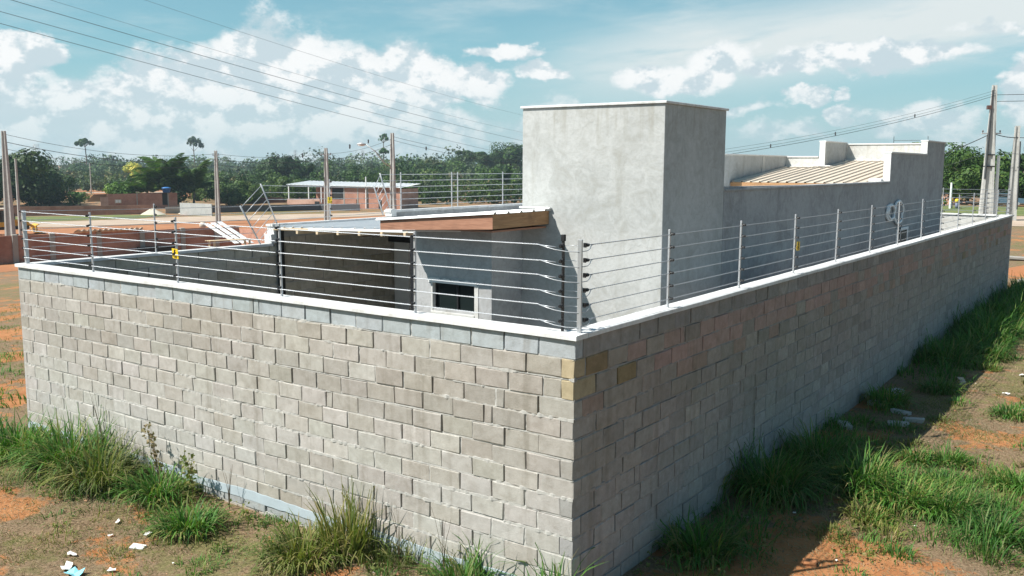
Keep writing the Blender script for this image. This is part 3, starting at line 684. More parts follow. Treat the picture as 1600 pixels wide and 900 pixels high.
# low roof between the tower and the rear block, hidden from the front by the side wall
for i in range(8): hp('roof_sheet', sheet_panel(-9.9+i*1.02, -9.9+(i+1)*1.02-0.003, 8.3, 16.9, lambda x, y, i=i: 2.72+0.02*(y-8)+0.004*(i % 2)), M_SHEET)
hp('rear_wall', MB().box(-9.9, -5.76, 23.3, 23.45, 0.05, 2.9), M_PLAST2)
# vent window in the side wall, with ragged mortar round it, whitened to look lit
hp('window_reveal', MB().bbox(-1.505, -1.480, 18.06, 19.36, 2.425, 2.50, 0.006).bbox(-1.505, -1.480, 18.08, 18.21, 1.85, 2.42, 0.006).bbox(-1.505, -1.480, 19.23, 19.36, 1.85, 2.42, 0.006), M_SHEET)
hw = hp('window', MB().bbox(-1.50, -1.490, 18.22, 19.22, 1.95, 2.42, 0.002), M_DARK)
part('frame_bar', MB().bbox(-1.492, -1.484, 18.48, 18.56, 1.95, 2.42, 0.002), M_ALU, hw)
part('pane', MB().box(-1.4905, -1.4885, 18.56, 19.2, 1.97, 2.40), M_GLASS, hw)
hp('starter_bar', MB().tube([(-2.0, 23.57, 4.8), (-2.01, 23.57, 5.02)], 0.008, 5), M_BSTEEL)
hp('starter_bar', MB().tube([(-3.0, 23.57, 4.8), (-3.0, 23.57, 5.03)], 0.008, 5), M_BSTEEL)
hp('starter_bar', MB().tube([(-3.0, 23.57, 4.9), (-2.0, 23.57, 4.9)], 0.006, 5), M_BSTEEL)
# front room with the small window: wall pieces round the opening
RX0, RX1, RY = -5.43, -3.91, 3.93
WX0, WX1, WZ0, WZ1 = -5.07, -4.23, 1.84, 2.265
hp('room_wall', MB().box(RX0, WX0-0.0, RY, RY+0.15, 0.05, 3.10), M_PLAST2)
hp('room_wall', MB().box(WX1, RX1, RY, RY+0.15, 0.05, 3.12), M_PLAST2)
hp('room_wall', MB().box(WX0, WX1, RY, RY+0.15, WZ1, 3.11), M_PLAST2)
hp('room_wall', MB().box(WX0, WX1, RY, RY+0.15, 0.05, WZ0), M_PLAST2)
hp('room_side_wall', MB().box(RX1-0.15, RX1+0.001, RY+0.15, 4.72, 0.05, 3.12), M_PLAST2)
hp('room_side_wall', MB().box(RX0, RX0+0.15, RY+0.15, 8.4, 0.05, 3.05), M_PLAST2)
# rough mortar patch and reveal trim round the window
mb = MB(); r = random.Random(5)
top = [(-5.15+i*0.04, WZ1+0.055+r.uniform(-0.012, 0.014)) for i in range(25)]
poly = [(-5.15, WZ1-0.01)]+top+[(-4.19, WZ1-0.01)]
mb.prism([(p[0], p[1]) for p in poly], 1, RY-0.016, RY-0.001); hp('mortar_patch', mb, M_WHITE)
hp('window_reveal', MB().bbox(WX0-0.03, WX0+0.004, RY-0.010, RY+0.08, WZ0-0.08, WZ1, 0.003), M_PLASTW)
hp('window_reveal', MB().bbox(WX1-0.004, WX1+0.075, RY-0.010, RY+0.08, WZ0-0.30, WZ1, 0.003), M_PLASTW)
hp('window_sill', MB().bbox(WX0-0.03, WX1+0.0, RY-0.02, RY+0.10, WZ0-0.075, WZ0-0.035, 0.004), M_PLASTW)
wn = hp('window', MB().box(WX0, WX1, RY+0.085, RY+0.12, WZ0-0.03, WZ1), M_GLASS)
part('frame', MB().box(WX0, WX1, RY+0.06, RY+0.084, WZ0-0.035, WZ0-0.01).box(WX0, WX1, RY+0.06, RY+0.084, WZ1-0.02, WZ1).box(WX0, WX0+0.02, RY+0.062, RY+0.084, WZ0-0.01, WZ1-0.02).box(WX1-0.02, WX1, RY+0.062, RY+0.084, WZ0-0.01, WZ1-0.02), M_BSTEEL, wn)
part('mullion', MB().bbox(-4.63, -4.60, RY+0.055, RY+0.08, WZ0-0.01, WZ1-0.02, 0.003), M_BSTEEL, wn)
part('frame_track', MB().bbox(WX0, WX1, RY+0.03, RY+0.058, WZ0-0.034, WZ0-0.015, 0.003), M_ALU, wn)
# white canopy roof over the front room: slopes down to the left
zc = lambda x, y: 3.405+0.075*(x+3.41)
for i in range(4): hp('canopy_sheet', sheet_panel(-5.66, -3.385, 3.26+i*0.96, 3.26+(i+1)*0.96-0.002, lambda x, y, i=i: zc(x, y)+0.003*(i % 2), along='x', pitch=0.32, hgt=0.028), M_SHEET) if i < 2 else None
for i in range(3): hp('canopy_sheet', sheet_panel(-5.66, -3.93, 5.18+i*1.0, 5.18+(i+1)*1.0-0.002, lambda x, y, i=i: zc(x, y)+0.003*(i % 2), along='x', pitch=0.32, hgt=0.028), M_SHEET)
def fascia(x0, y0, x1, y1, zt0, zb0, zt1, zb1, t=0.03):
    d = Vector((x1-x0, y1-y0, 0)).normalized(); n = Vector((-d.y, d.x, 0))*t
    return MB().add([(x0, y0, zb0), (x1, y1, zb1), (x1, y1, zt1), (x0, y0, zt0), (x0+n.x, y0+n.y, zb0), (x1+n.x, y1+n.y, zb1), (x1+n.x, y1+n.y, zt1), (x0+n.x, y0+n.y, zt0)],
                    [(0, 1, 2, 3), (7, 6, 5, 4), (0, 4, 5, 1), (3, 2, 6, 7), (0, 3, 7, 4), (1, 5, 6, 2)])
hp('fascia_board', fascia(-5.57, 3.29, -3.412, 3.29, 3.235, 3.09, 3.398, 3.19), M_WOODR)
hp('fascia_board', fascia(-3.41, 3.292, -3.41, 4.715, 3.398, 3.19, 3.40, 3.20), M_WOODO)
hp('canopy_soffit', MB().box(-5.5, -3.45, 3.33, 4.70, 3.14, 3.165), M_WOODR)
hp('wall_flashing', MB().bbox(-3.93, -3.36, 4.66, 4.715, 3.425, 3.455, 0.006), M_WHITE)
# lower roof over the covered yard, its rafters, steel corner post and gap-filling black post
zl = lambda x, y: 2.86+0.028*(x+9.95)
for i in range(4): hp('roof_sheet', sheet_panel(-9.95+i*1.08, -9.95+(i+1)*1.08-0.003, 4.88, 8.35, lambda x, y, i=i: zl(x, y)+0.003*(i % 2)), M_SHEET)
hp('eave_board', fascia(-9.95, 4.86, -8.95, 4.86, 2.862, 2.815, 2.885, 2.84, 0.02), M_WOODP)
hp('eave_flashing', fascia(-8.95, 4.855, -5.45, 4.855, 2.90, 2.855, 2.995, 2.945, 0.02), M_SHEET)
for i in range(8):
    x = -9.2+i*0.55; hp('rafter', MB().bbox(x-0.03, x+0.03, 4.80, 8.3, zl(x, 0)-0.11, zl(x, 0)-0.03, 0.004), M_WOODP)
hp('lintel_beam', MB().box(-9.95, -5.45, 8.1, 8.25, 2.38, 2.80), M_DARK)
hp('black_post', MB().bbox(-9.93, -9.83, 4.93, 5.03, 0.05, 2.80, 0.004), M_BSTEEL)
hp('black_post', MB().bbox(-5.56, -5.46, 3.95, 4.05, 0.05, 2.93, 0.004), M_BSTEEL)  # added black strip for the dark interior gap at the room's edge
hp('yard_room_wall', MB().box(-9.95, -5.43, 8.4, 8.55, 0.05, 2.86), M_PLAST2)
hp('pilaster', MB().bbox(-9.93, -9.50, 8.26, 8.40, 0.05, 2.37, 0.004), M_WHITE)  # white colour stands in for light falling on this column
# front-right return of the covered yard roof seen under the canopy
hp('eave_flashing', fascia(-5.40, 3.60, -4.25, 3.60, 3.08, 3.055, 3.12, 3.10, 0.02), M_SHEET)
# cable coil hung on the side wall
coil = thing('cable_coil', (-1.47, 17.6, 2.95), 'coil of pale cable hanging on the grey side wall above the little vent window', 'cable')
def ring(cy, cz, ry, rz_, x=0.0, n=28, wob=0.03):
    return [(x+0.012*math.sin(5*t), cy+ry*math.cos(t)*(1+wob*math.sin(3*t)), cz+rz_*math.sin(t)) for t in [2*math.pi*i/n for i in range(n+1)]]
part('loop', MB().tube(ring(-0.35, 0.0, 0.36, 0.20), 0.032, 7, cap=False), M_SHEET, coil, smooth=True)
part('loop', MB().tube(ring(-0.33, 0.01, 0.32, 0.17, 0.03), 0.028, 7, cap=False), M_SHEET, coil, smooth=True)
part('loop', MB().tube(ring(0.42, -0.02, 0.44, 0.29, 0.02), 0.032, 7, cap=False), M_SHEET, coil, smooth=True)
part('loose_end', MB().tube([(0, 0.5, -0.3), (0.02, 0.35, -0.38), (0.01, 0.5, -0.48), (0.02, 0.75, -0.42), (0.0, 0.72, -0.55)], 0.013, 6), M_BLACK, coil, smooth=True)
# ------------------------------------------------------------------ electric fences
def strand(mb, a, b, sag=0.008, pitch=0.085, rs=0.0031, off=0.0030, sides=4, per=6):
    a = Vector(a); b = Vector(b); L = (b-a).length; n = max(3, int(L/pitch*per)); d = (b-a).normalized()
    u = d.cross(Vector((0, 0, 1))).normalized(); v = d.cross(u)
    for ph in (0, math.pi):
        pts = []
        for i in range(n+1):
            t = i/n; th = 2*math.pi*t*L/pitch+ph
            pts.append(a+(b-a)*t+u*(math.cos(th)*off)+v*(math.sin(th)*off)+Vector((0, 0, -sag*4*t*(1-t))))
        base = len(mb.v)
        for i, p in enumerate(pts):
            for k in range(sides):
                t_ = 2*math.pi*k/sides; q = p+u*(math.cos(t_)*rs)+v*(math.sin(t_)*rs); mb.v.append((q.x, q.y, q.z))
        for i in range(n):
            for k in range(sides): mb.f.append((base+i*sides+k, base+i*sides+(k+1) % sides, base+(i+1)*sides+(k+1) % sides, base+(i+1)*sides+k)); mb.mi.append(0)
def fmesh(name, mb, m):
    return fast_mesh(name, mb.v, [f for f in mb.f], m, smooth=True)
WZ = [0.10, 0.24, 0.38, 0.52, 0.66, 0.80]
ins_me = None
def insulator_mesh():
    mb = MB()
    mb.tube([(0, 0, 0), (0, 0.012, 0), (0, 0.014, 0), (0, 0.022, 0), (0, 0.024, 0), (0, 0.034, 0), (0, 0.036, 0), (0, 0.05, 0)], [0.009, 0.009, 0.017, 0.017, 0.010, 0.010, 0.017, 0.012], 8)
    mb.bbox(-0.012, 0.012, 0.0, 0.01, -0.02, 0.02, 0.002)
    me = mb.mesh('insulator', M_BLACK); return me
ins_me = insulator_mesh()
def post_mesh(h, w_=0.022, lean=0.0):
    mb = MB(); mb.bbox(-w_/2, w_/2, -w_/2, w_/2, 0, h, 0.002); mb.bbox(-0.022, 0.022, -0.02, 0.02, 0, 0.004, 0.001)
    mb.tube([(0, -w_/2-0.001, 0.02), (0, -w_/2-0.006, 0.02)], 0.005, 6)
    return mb.mesh('fence_post', M_ALU)
PM = post_mesh(0.85); PMC = post_mesh(0.86, 0.038); PML = post_mesh(0.82, 0.05)
def fence_post(par, x, y, z, rz, me=PM, tilt=(0, 0), heights=WZ, ins=True, side=-1):
    p = link('fence_post', me, par, (x, y, z), (tilt[0], tilt[1], rz))
    if ins:
        for h in heights: link('insulator', ins_me, p, (0, side*0.011, h), (0, 0, 0 if side > 0 else math.pi))
    return p
ef = thing('electric_fence', (0, 0, 0), 'bright twisted-wire electric fence along the coping of the sunlit front wall', 'fence', 'electric fences on the perimeter walls')
FY = 0.075
for x in (-2.0, -4.08, -6.1, -8.1): fence_post(ef, x, FY, 2.553, 0, tilt=(random.uniform(-.01, .01), random.uniform(-.012, .012)))
fence_post(ef, -10.0, 0.10, 2.552, 0, PML, tilt=(0, -0.03))
fence_post(ef, 0.0+-0.03, 0.12, 2.553, 0.3, PMC, ins=False)
rod = part('anchor_rod', MB().bbox(-0.011, 0.011, -0.011, 0.011, 0.0, 0.86, 0.002), M_BLACK, ef, loc=(-0.20, 0.10, 2.553))
part('anchor_rod', MB().bbox(-0.018, 0.018, -0.018, 0.018, 0.84, 0.90, 0.002), M_BLACK, ef, loc=(-0.20, 0.10, 2.553))
for h in WZ:
    mb = MB(); strand(mb, (-9.97, FY-0.03, 2.553+h), (-0.42, FY-0.045, 2.553+h+random.uniform(-.006, .006)), 0.010, 0.066, 0.0036, 0.0036)
    o = link('wire', fmesh('wire', mb, M_WIRE), ef)
    link('insulator', ins_me, rod, (0, -0.008, h), (0, 0, math.pi)); link('insulator', ins_me, rod, (0, 0.008, h-0.012), (0, 0, math.pi/2))
    z = 2.553+h
    mb = MB().tube([(-0.42, 0.03, z), (-0.34, 0.03, z-0.006), (-0.24, 0.04, z-0.012)], 0.0045, 5)
    mb.tube([(-0.42, 0.028, z), (-0.33, 0.022, z-0.018), (-0.25, 0.03, z-0.035), (-0.14, 0.06, z-0.05), (-0.03, 0.10, z-0.052), (0.0, 0.2, z-0.045), (-0.02, 0.28, z-0.03), (-0.045, 0.34, z-0.008), (-0.06, 0.42, z)], 0.0042, 5)
    mb.tube([(-0.20, 0.10, z), (-0.10, 0.12, z+0.004), (-0.04, 0.13, z)], 0.003, 5)
    part('jumper_wire', mb, M_WIRE, ef, smooth=True)
    o = link('insulator', ins_me, ef, (-0.055, 0.235, z), (0, 0, 0)); o.scale = (1.3, 1.5, 1.1)
es = thing('electric_fence', (0, 0, 0), 'electric fence of thin posts running away along the coping of the shaded side wall', 'fence', 'electric fences on the perimeter walls')
SX = -0.07
for i in range(13):
    y = 2.03+i*2.02+random.uniform(-.03, .03)
    if y < 26.6: fence_post(es, SX, y, 2.555, -math.pi/2, PM, tilt=(random.uniform(-.012, .012), random.uniform(-.01, .01)), side=1)
for h in WZ:
    mb = MB(); strand(mb, (SX+0.02, 0.29, 2.553+h), (SX+0.045, 13.0, 2.553+h), 0.010, 0.075, 0.0032, 0.0030)
    mb2 = MB().tube([(SX+0.045, 13.0+i*1.38, 2.553+h) for i in range(11)], 0.005, 5)
    link('wire', fmesh('wire', mb, M_WIRE), es); part('wire', mb2, M_WIRE, es)
el_ = thing('electric_fence', (0, 0, 0), 'electric fence on the low left boundary wall, ending in a leaning post', 'fence', 'electric fences on the perimeter walls')
LX = -10.04
fence_post(el_, LX, 2.35, 2.55, math.pi/2, PM, ins=True)
for h in WZ:
    mb = MB(); strand(mb, (LX, 0.2, 2.553+h), (LX-0.02, 4.61-0.5*h, 2.553+h*0.92), 0.006, 0.09, 0.0028, 0.003); link('wire', fmesh('wire', mb, M_WIRE), el_)
hA = [q*0.92 for q in WZ]; A0 = Vector((LX, 4.61, 2.55)); A1 = Vector((LX-0.02, 4.18, 3.30)); B0 = Vector((LX, 5.03, 2.93)); B1 = Vector((LX-0.02, 4.68, 3.71))
def rodp(name, a, b, r, par, m=M_ALU): return part(name, MB().tube([a, b], r, 6), m, par, smooth=True)
rodp('fence_post', A0, A1, 0.016, el_)
eu = thing('electric_fence', (0, 0, 0), 'short raised electric fence between two slanting posts behind the covered yard', 'fence', 'electric fences on the perimeter walls')
rodp('fence_post', B0, B1, 0.016, eu); fence_post(eu, LX, 6.45, 2.93, math.pi/2, PM, ins=True)
C0 = Vector((LX, 8.04, 2.97)); C1 = Vector((LX, 7.77, 3.60)); D0 = Vector((LX, 8.26, 3.12)); D1 = Vector((LX, 7.96, 3.90))
rodp('fence_post', C0, C1, 0.016, eu)
for i in range(6):
    t = 0.08+0.88*i/5
    rodp('wire', A0.lerp(A1, t), B0.lerp(B1, t), 0.006, eu, M_WIRE)
    a = B0.lerp(B1, t); c = C0.lerp(C1, t)
    if i != 5: rodp('wire', a, c, 0.006, eu, M_WIRE)
    else: rodp('wire', a, c, 0.006, eu, M_WIRE)
ev = thing('electric_fence', (0, 0, 0), 'highest electric fence, seen against the trees beside the left edge of the tower', 'fence', 'electric fences on the perimeter walls')
rodp('fence_post', D0, D1, 0.016, ev)
for y in (8.63, 10.45, 10.68, 12.55, 14.6, 16.6, 18.6, 20.6, 22.6, 24.6): fence_post(ev, LX, y, 3.07, math.pi/2, PM, ins=False)
for i in range(6):
    t = 0.08+0.88*i/5; h = WZ[i]
    rodp('wire', C0.lerp(C1, t), D0.lerp(D1, t), 0.006, ev, M_WIRE)
    rodp('wire', D0.lerp(D1, t), (LX, 8.63, 3.07+h), 0.006, ev, M_WIRE); rodp('wire', (LX, 8.63, 3.07+h), (LX, 26.7, 3.07+h), 0.007, ev, M_WIRE)
eb = thing('electric_fence', (0, 0, 0), 'distant electric fence along the far back wall, right of the house', 'fence', 'electric fences on the perimeter walls')
for i in range(6): fence_post(eb, -0.12-i*2.0, 26.93, 2.55, 0, PMC if i == 0 else PM, ins=False)
for h in WZ: rodp('wire', (-0.12, 26.93, 2.553+h), (-10.0, 26.93, 2.553+h), 0.007, eb, M_WIRE)
# yellow warning signs wired to the fences
def sign(x, y, z, rz, label, tilt=0.0):
    t = thing('warning_sign', (x, y, z), label, 'sign', 'yellow fence warning signs', rz); t.rotation_euler = (tilt, 0.04, rz)
    part('plate', MB().bbox(-0.062, 0.062, -0.002, 0.002, -0.065, 0.065, 0.001), M_YEL, t)
    # black bolt pictogram and two bars
    part('bolt_symbol', MB().prism([(-0.012, 0.055), (0.02, 0.055), (0.004, 0.022), (0.026, 0.022), (-0.018, -0.022), (-0.004, 0.010), (-0.024, 0.010)], 1, -0.0035, -0.0022), M_BLACK, t)
    part('text_bar', MB().box(-0.045, 0.045, -0.0035, -0.0022, -0.040, -0.033), M_BLACK, t)
    part('text_bar', MB().box(-0.035, 0.035, -0.0035, -0.0022, -0.054, -0.048), M_BLACK, t)
    part('tie_wire', MB().tube([(-0.01, 0.0, 0.06), (0.0, 0.02, 0.075), (0.012, 0.0, 0.062)], 0.002, 5), M_BLACK, t)
sign(-6.09, 0.045, 2.55+0.385, 0, 'yellow warning plate on the sunlit front fence, third post from the left', 0.1)
sign(SX+0.05, 6.08, 2.55+0.40, math.pi/2, 'yellow warning plate on the side fence, third post from the near corner')
sign(LX+0.05, 6.40, 2.55+0.80, math.pi/2, 'yellow warning plate on the raised fence, in front of the thin utility pole')
# ------------------------------------------------------------------ vegetation generators
def leaves(centres, size, jitter, seed, updir=0.35, normals=None):
    """one folded quad per centre: returns V, F"""
    r = np.random.default_rng(seed); n = len(centres); sz = size*(1+jitter*(r.random(n)-0.5)*2)
    nr = r.normal(size=(n, 3)); nr[:, 2] += updir
    if normals is not None: nr = nr*0.7+normals*1.3
    nr /= np.linalg.norm(nr, axis=1)[:, None]
    a = np.cross(nr, r.normal(size=(n, 3))); a /= np.linalg.norm(a, axis=1)[:, None]; b = np.cross(nr, a)
    s = sz[:, None]; k = (0.55+0.5*r.random(n))[:, None]
    V = np.stack([centres-a*s*0.5, centres-b*s*0.5*k+nr*s*0.12, centres+a*s*0.5, centres+b*s*0.5*k+nr*s*0.12], 1).reshape(-1, 3)
    F = np.arange(4*n).reshape(n, 4); return V, F
def crown_points(blobs_, n, seed, shell=0.45):
    """blobs_: (x, y, z, rx, ry, rz)"""
    r = np.random.default_rng(seed); B = np.array(blobs_, float); wgt = B[:, 3]*B[:, 4]*B[:, 5]; wgt = wgt**0.75; wgt /= wgt.sum()
    k = r.choice(len(B), n, p=wgt); d = r.normal(size=(n, 3)); d /= np.linalg.norm(d, axis=1)[:, None]
    rad = (shell+(1-shell)*r.random(n))**0.6
    P = B[k, :3]+d*B[k, 3:6]*rad[:, None]; return P, d
def crown_blobs(w_, h, n, seed, z0=0.0, flat=0.6, small=0.30):
    r = random.Random(seed); o = []
    for i in range(n):
        a = r.uniform(0, 2*math.pi); q = math.sqrt(r.random())*0.72; z = r.uniform(0.18, 0.85)
        sp = 1-0.55*abs(z-0.45)
        s = small*(0.65+0.7*r.random()); o.append((math.cos(a)*q*w_*0.5*sp*1.25, math.sin(a)*q*w_*0.5*sp*1.25, z0+z*h, w_*s*0.8, w_*s*0.8, w_*s*flat))
    return o
def trunk_mb(h, r0, seed, limbs=4, spread=1.0, start=0.5, bend=0.04):
    r = random.Random(seed); mb = MB(); pts = [(h*bend*math.sin(i*1.1+seed)*i/6, h*bend*math.cos(i*0.9+seed)*i/6, h*i/6) for i in range(7)]
    mb.tube(pts, [r0*(1-0.6*i/6) for i in range(7)], 7)
    for k in range(limbs):
        a = 2*math.pi*k/limbs+r.uniform(-.4, .4); t = start+(1-start)*r.random()*0.7; j = min(5, int(t*6)); p = Vector(pts[j]); L = spread*r.uniform(.7, 1.1)
        q = p+Vector((math.cos(a)*L*0.5, math.sin(a)*L*0.5, L*0.45)); e = p+Vector((math.cos(a)*L, math.sin(a)*L, L*0.75))
        mb.tube([p, q, e], [r0*0.35, r0*0.25, r0*0.08], 5)
    return mb
def tree(x, y, h, w_, label, seed, cat='tree', nblob=14, nleaf=2600, leaf=0.55, color=(1, 1, 1), trunk_h=None, crown_z=0.25, flat=0.6, small=0.3, group=None, r0=None, name='tree', shell=.45, z=None):
    zz = tz(x, y)-0.05 if z is None else z
    t = thing(name, (x, y, zz), label, cat, group); th = trunk_h or h*0.75
    part('trunk', trunk_mb(th, r0 or max(0.08, h*0.022), seed, 5, w_*0.33, 0.45), M_BARK, t, smooth=True)
    P, d = crown_points(crown_blobs(w_, h*(1-crown_z), nblob, seed, h*crown_z, flat, small), nleaf, seed, shell)
    P[:, 2] = np.minimum(P[:, 2], h*1.02)
    V, F = leaves(P, leaf, 0.5, seed, 0.3, d); link('crown', fast_mesh('crown', V, F, M_LEAF), t, color=color); return t
# ---- distant forest as one wood; generated per band
def forest(name, rows, seed, lib=M_LEAF, color=(1, 1, 1)):
    r = np.random.default_rng(seed); Vs = []; Fs = []; Cs = []; n0 = 0; pal = np.array([(0.035, 0.075, 0.022), (0.05, 0.10, 0.026), (0.075, 0.13, 0.03), (0.024, 0.052, 0.02), (0.095, 0.125, 0.045), (0.06, 0.085, 0.05), (0.12, 0.11, 0.06)]); pw = np.array([.24, .24, .16, .16, .1, .07, .03])
    for (pa, pb, dmin, dmax, hmin, hmax, count, lf, nl) in rows:
        for _ in range(count):
            u = r.uniform(pa, pb); dd = r.uniform(dmin, dmax)**1.0
            d = cf+cr*((u-800)/K)+cu*((450-257)/K); hd = Vector((d.x, d.y)).normalized()
            x, y = CX.x+hd.x*dd, CX.y+hd.y*dd; h = r.uniform(hmin*0.75, hmax)*(1+0.30*(r.random() > 0.92)); w_ = h*r.uniform(0.7, 1.35); z = tz(x, y)
            nb = r.integers(4, 8); bl = []
            for k in range(nb):
                a = r.uniform(0, 6.28); q = r.random()**0.5*0.34*w_; zz = h*r.uniform(0.30, 0.82)
                s = w_*r.uniform(0.18, 0.30); bl.append((x+q*math.cos(a), y+q*math.sin(a), z+zz, s, s, min(s*0.8, h*1.02-zz+0.1)))
            bl.append((x, y, z+h*0.25, w_*0.35, w_*0.35, h*0.25))
            P, dn = crown_points(bl, int(nl), int(r.integers(1e9)), 0.6)
            V, F = leaves(P, lf*r.uniform(0.8, 1.2), 0.5, int(r.integers(1e9)), 0.3, dn)
            Vs.append(V); Fs.append(F+n0); n0 += len(V); Cs.append(np.repeat((pal[r.choice(7, p=pw)]*r.uniform(.8, 1.2)*np.array(color))[None], len(V), 0))
    o = link(name, fast_mesh(name, np.concatenate(Vs), np.concatenate(Fs), M_FOREST, np.concatenate(Cs))); tag(o, kind='stuff'); return o
o = forest('scrub_thicket', [(-120, 400, 285, 330, 2.5, 4.5, 170, 0.6, 150), (-120, 330, 330, 460, 3.5, 6, 260, 0.75, 120), (300, 640, 205, 240, 2.5, 5, 150, 0.5, 180), (600, 1080, 190, 230, 3, 6, 150, 0.5, 190)], 31, color=(1.15, 1.1, .9))
o['label'] = 'low tangled scrub in front of the forest edge'
o = forest('forest', [(-140, 330, 470, 640, 6.5, 10.5, 150, 0.9, 240), (-140, 420, 640, 900, 11, 16, 150, 1.2, 220), (300, 700, 240, 330, 4.5, 7.2, 150, 0.6, 340), (400, 820, 340, 600, 8, 12, 140, 1.1, 170),
    (560, 1100, 240, 330, 5, 8, 130, 0.6, 360), (690, 1100, 420, 560, 13, 17, 60, 1.2, 220), (400, 760, 650, 950, 13, 19, 100, 1.6, 130)], 32, color=(0.95, 1.0, 0.95))
o['label'] = 'dense far forest along the horizon'
o = forest('forest', [(1060, 1460, 230, 330, 5, 8, 90, 0.8, 200), (1060, 1460, 420, 700, 9, 14, 60, 1.3, 150)], 34, color=(0.95, 1.0, 0.9))
o['label'] = 'forest behind the house and tower'
o = forest('forest', [(1440, 1800, 150, 200, 5, 7.5, 80, 0.6, 260), (1440, 1800, 200, 330, 7, 9, 70, 0.9, 200), (1380, 1900, 380, 700, 9, 14, 60, 1.3, 150)], 33, color=(1.0, 1.05, 0.9))
o['label'] = 'green wood behind the road on the right'
# ---- trees that stand out
tree(-175, 80, 10.6, 17, 'big dark broad tree at the far left edge behind the brick wall', 41, nblob=26, nleaf=6500, leaf=0.75, color=(0.55, 0.62, 0.6), crown_z=0.05, small=0.24)
tree(-168, 68, 7.5, 11, 'lower dark tree left of the leftmost utility pole', 42, nblob=16, nleaf=3000, leaf=0.7, color=(0.6, 0.68, 0.6), crown_z=0.05)
tree(-181, 92, 6.2, 8, 'dark tree sloping down at the right side of the big left tree', 43, nblob=12, nleaf=2200, leaf=0.6, color=(0.6, 0.7, 0.6), crown_z=0.02)
tree(-168, 89.5, 2.6, 5.2, 'round light green bush left of the brick house', 44, 'bush', 12, 1500, 0.3, (1.5, 1.7, 1.0), crown_z=0.02, name='bush')
tree(-172, 83.5, 1.9, 4.0, 'thin greyish bush on the dirt left of the green bush', 45, 'bush', 8, 420, 0.28, (2.2, 1.9, 1.6), crown_z=0.02, name='bush')
tree(-158, 92, 4.6, 7.0, 'bright green bushy tree left of the palm', 46, nblob=14, nleaf=2200, leaf=0.45, color=(1.7, 1.8, 0.8), crown_z=0.05)
tree(-150, 99, 5.4, 6.5, 'dark tree under the palm behind the brick house', 47, nblob=12, nleaf=2200, leaf=0.45, color=(0.6, 0.7, 0.6), crown_z=0.03)
tree(-147, 108, 4.2, 7.0, 'low dark tree right of the brick house', 48, nblob=12, nleaf=2200, leaf=0.45, color=(0.6, 0.72, 0.6), crown_z=0.03)
tree(-152, 116, 4.6, 6.0, 'dull green tree between the palm and the second utility pole', 49, nblob=12, nleaf=2000, leaf=0.45, color=(1.1, 1.1, 0.8), crown_z=0.05)
tree(-143, 122, 5.8, 7.0, 'olive tree just right of the second utility pole', 50, nblob=14, nleaf=2400, leaf=0.45, color=(1.0, 1.0, 0.7), crown_z=0.05)
tree(-150, 113, 3.0, 4.5, 'pale leafless bush beside the second utility pole', 51, 'bush', 8, 500, 0.25, (2.4, 2.1, 1.8), crown_z=0.05, name='bush')
def at_px(u, dist):
    d = cf+cr*((u-800)/K)+cu*((450-257)/K); hd = Vector((d.x, d.y)).normalized(); return CX.x+hd.x*dist, CX.y+hd.y*dist
x, y = at_px(213, 330); tree(x, y, 8.6, 7.5, 'yellow flowering tree standing out of the far scrub', 52, nblob=12, nleaf=2000, leaf=0.6, color=(9.5, 5.0, 4.5), crown_z=0.35)
x, y = at_px(437, 300); tree(x, y, 11.6, 13, 'dark dome-shaped tree rising above the forest behind the third pole', 53, nblob=26, nleaf=5200, leaf=0.8, color=(0.42, 0.55, 0.5), crown_z=0.12, small=0.24)
x, y = at_px(560, 285); tree(x, y, 8.4, 8, 'dark round tree behind the long brick building', 54, nblob=16, nleaf=2600, leaf=0.7, color=(0.55, 0.7, 0.6), crown_z=0.1)
x, y = at_px(675, 500); tree(x, y, 12.5, 13, 'brownish tree above the forest right of the street lamp', 55, nblob=12, nleaf=1500, leaf=0.9, color=(2.0, 1.2, 1.1), crown_z=0.3)
x, y = at_px(733, 420); tree(x, y, 15.0, 19, 'wide flat-topped tree left of the tower', 56, nblob=18, nleaf=2800, leaf=1.0, color=(0.8, 0.85, 0.85), crown_z=0.62, flat=0.35, small=0.2, trunk_h=11)
x, y = at_px(790, 400); tree(x, y, 17.5, 15, 'tall dark domed tree touching the left edge of the tower', 57, nblob=20, nleaf=4200, leaf=1.0, color=(0.65, 0.8, 0.7), crown_z=0.35)
x, y = at_px(757, 390); tree(x, y, 14.0, 8, 'small dark tree top between the two big trees left of the tower', 58, nblob=10, nleaf=1600, leaf=0.9, color=(0.55, 0.65, 0.6), crown_z=0.35)
# tall emergent forest trees: bare stem and a small high crown
def emergent(u, dist, vt, wpx, label, seed, color, flat=0.35, tiers=1, cz=0.62, n=1500, lf=1.1, vb=None):
    x, y = at_px(u, dist); z = tz(x, y); h = (257-vt)/K*dist+CX.z-z; w_ = wpx/K*dist
    t = thing('emergent_tree', (x, y, z), label, 'tree'); part('trunk', trunk_mb(h*0.92, 0.45*dist/600, seed, 7, w_*0.42, 0.80, 0.012), M_BARK, t, smooth=True)
    bl = []; r = random.Random(seed)
    for k in range(tiers):
        zt = h-(k+0.5)*(h*(1-cz)/tiers)
        for i in range(20):
            a = r.uniform(0, 6.28); q = math.sqrt(r.random())*0.46*w_*(1 if k == 0 else 0.85); s = w_*r.uniform(0.065, 0.12)
            bl.append((q*math.cos(a), q*math.sin(a), zt+(h*(1-cz)/tiers)*0.28*(1-(q/(0.4*w_))**2)+r.uniform(-.4, .4), s, s, s*flat*1.6))
    P, d = crown_points(bl, n, seed, 0.3); V, F = leaves(P, lf, 0.5, seed, 0.5, d); link('crown', fast_mesh('crown', V, F, M_LEAF), t, color=color)
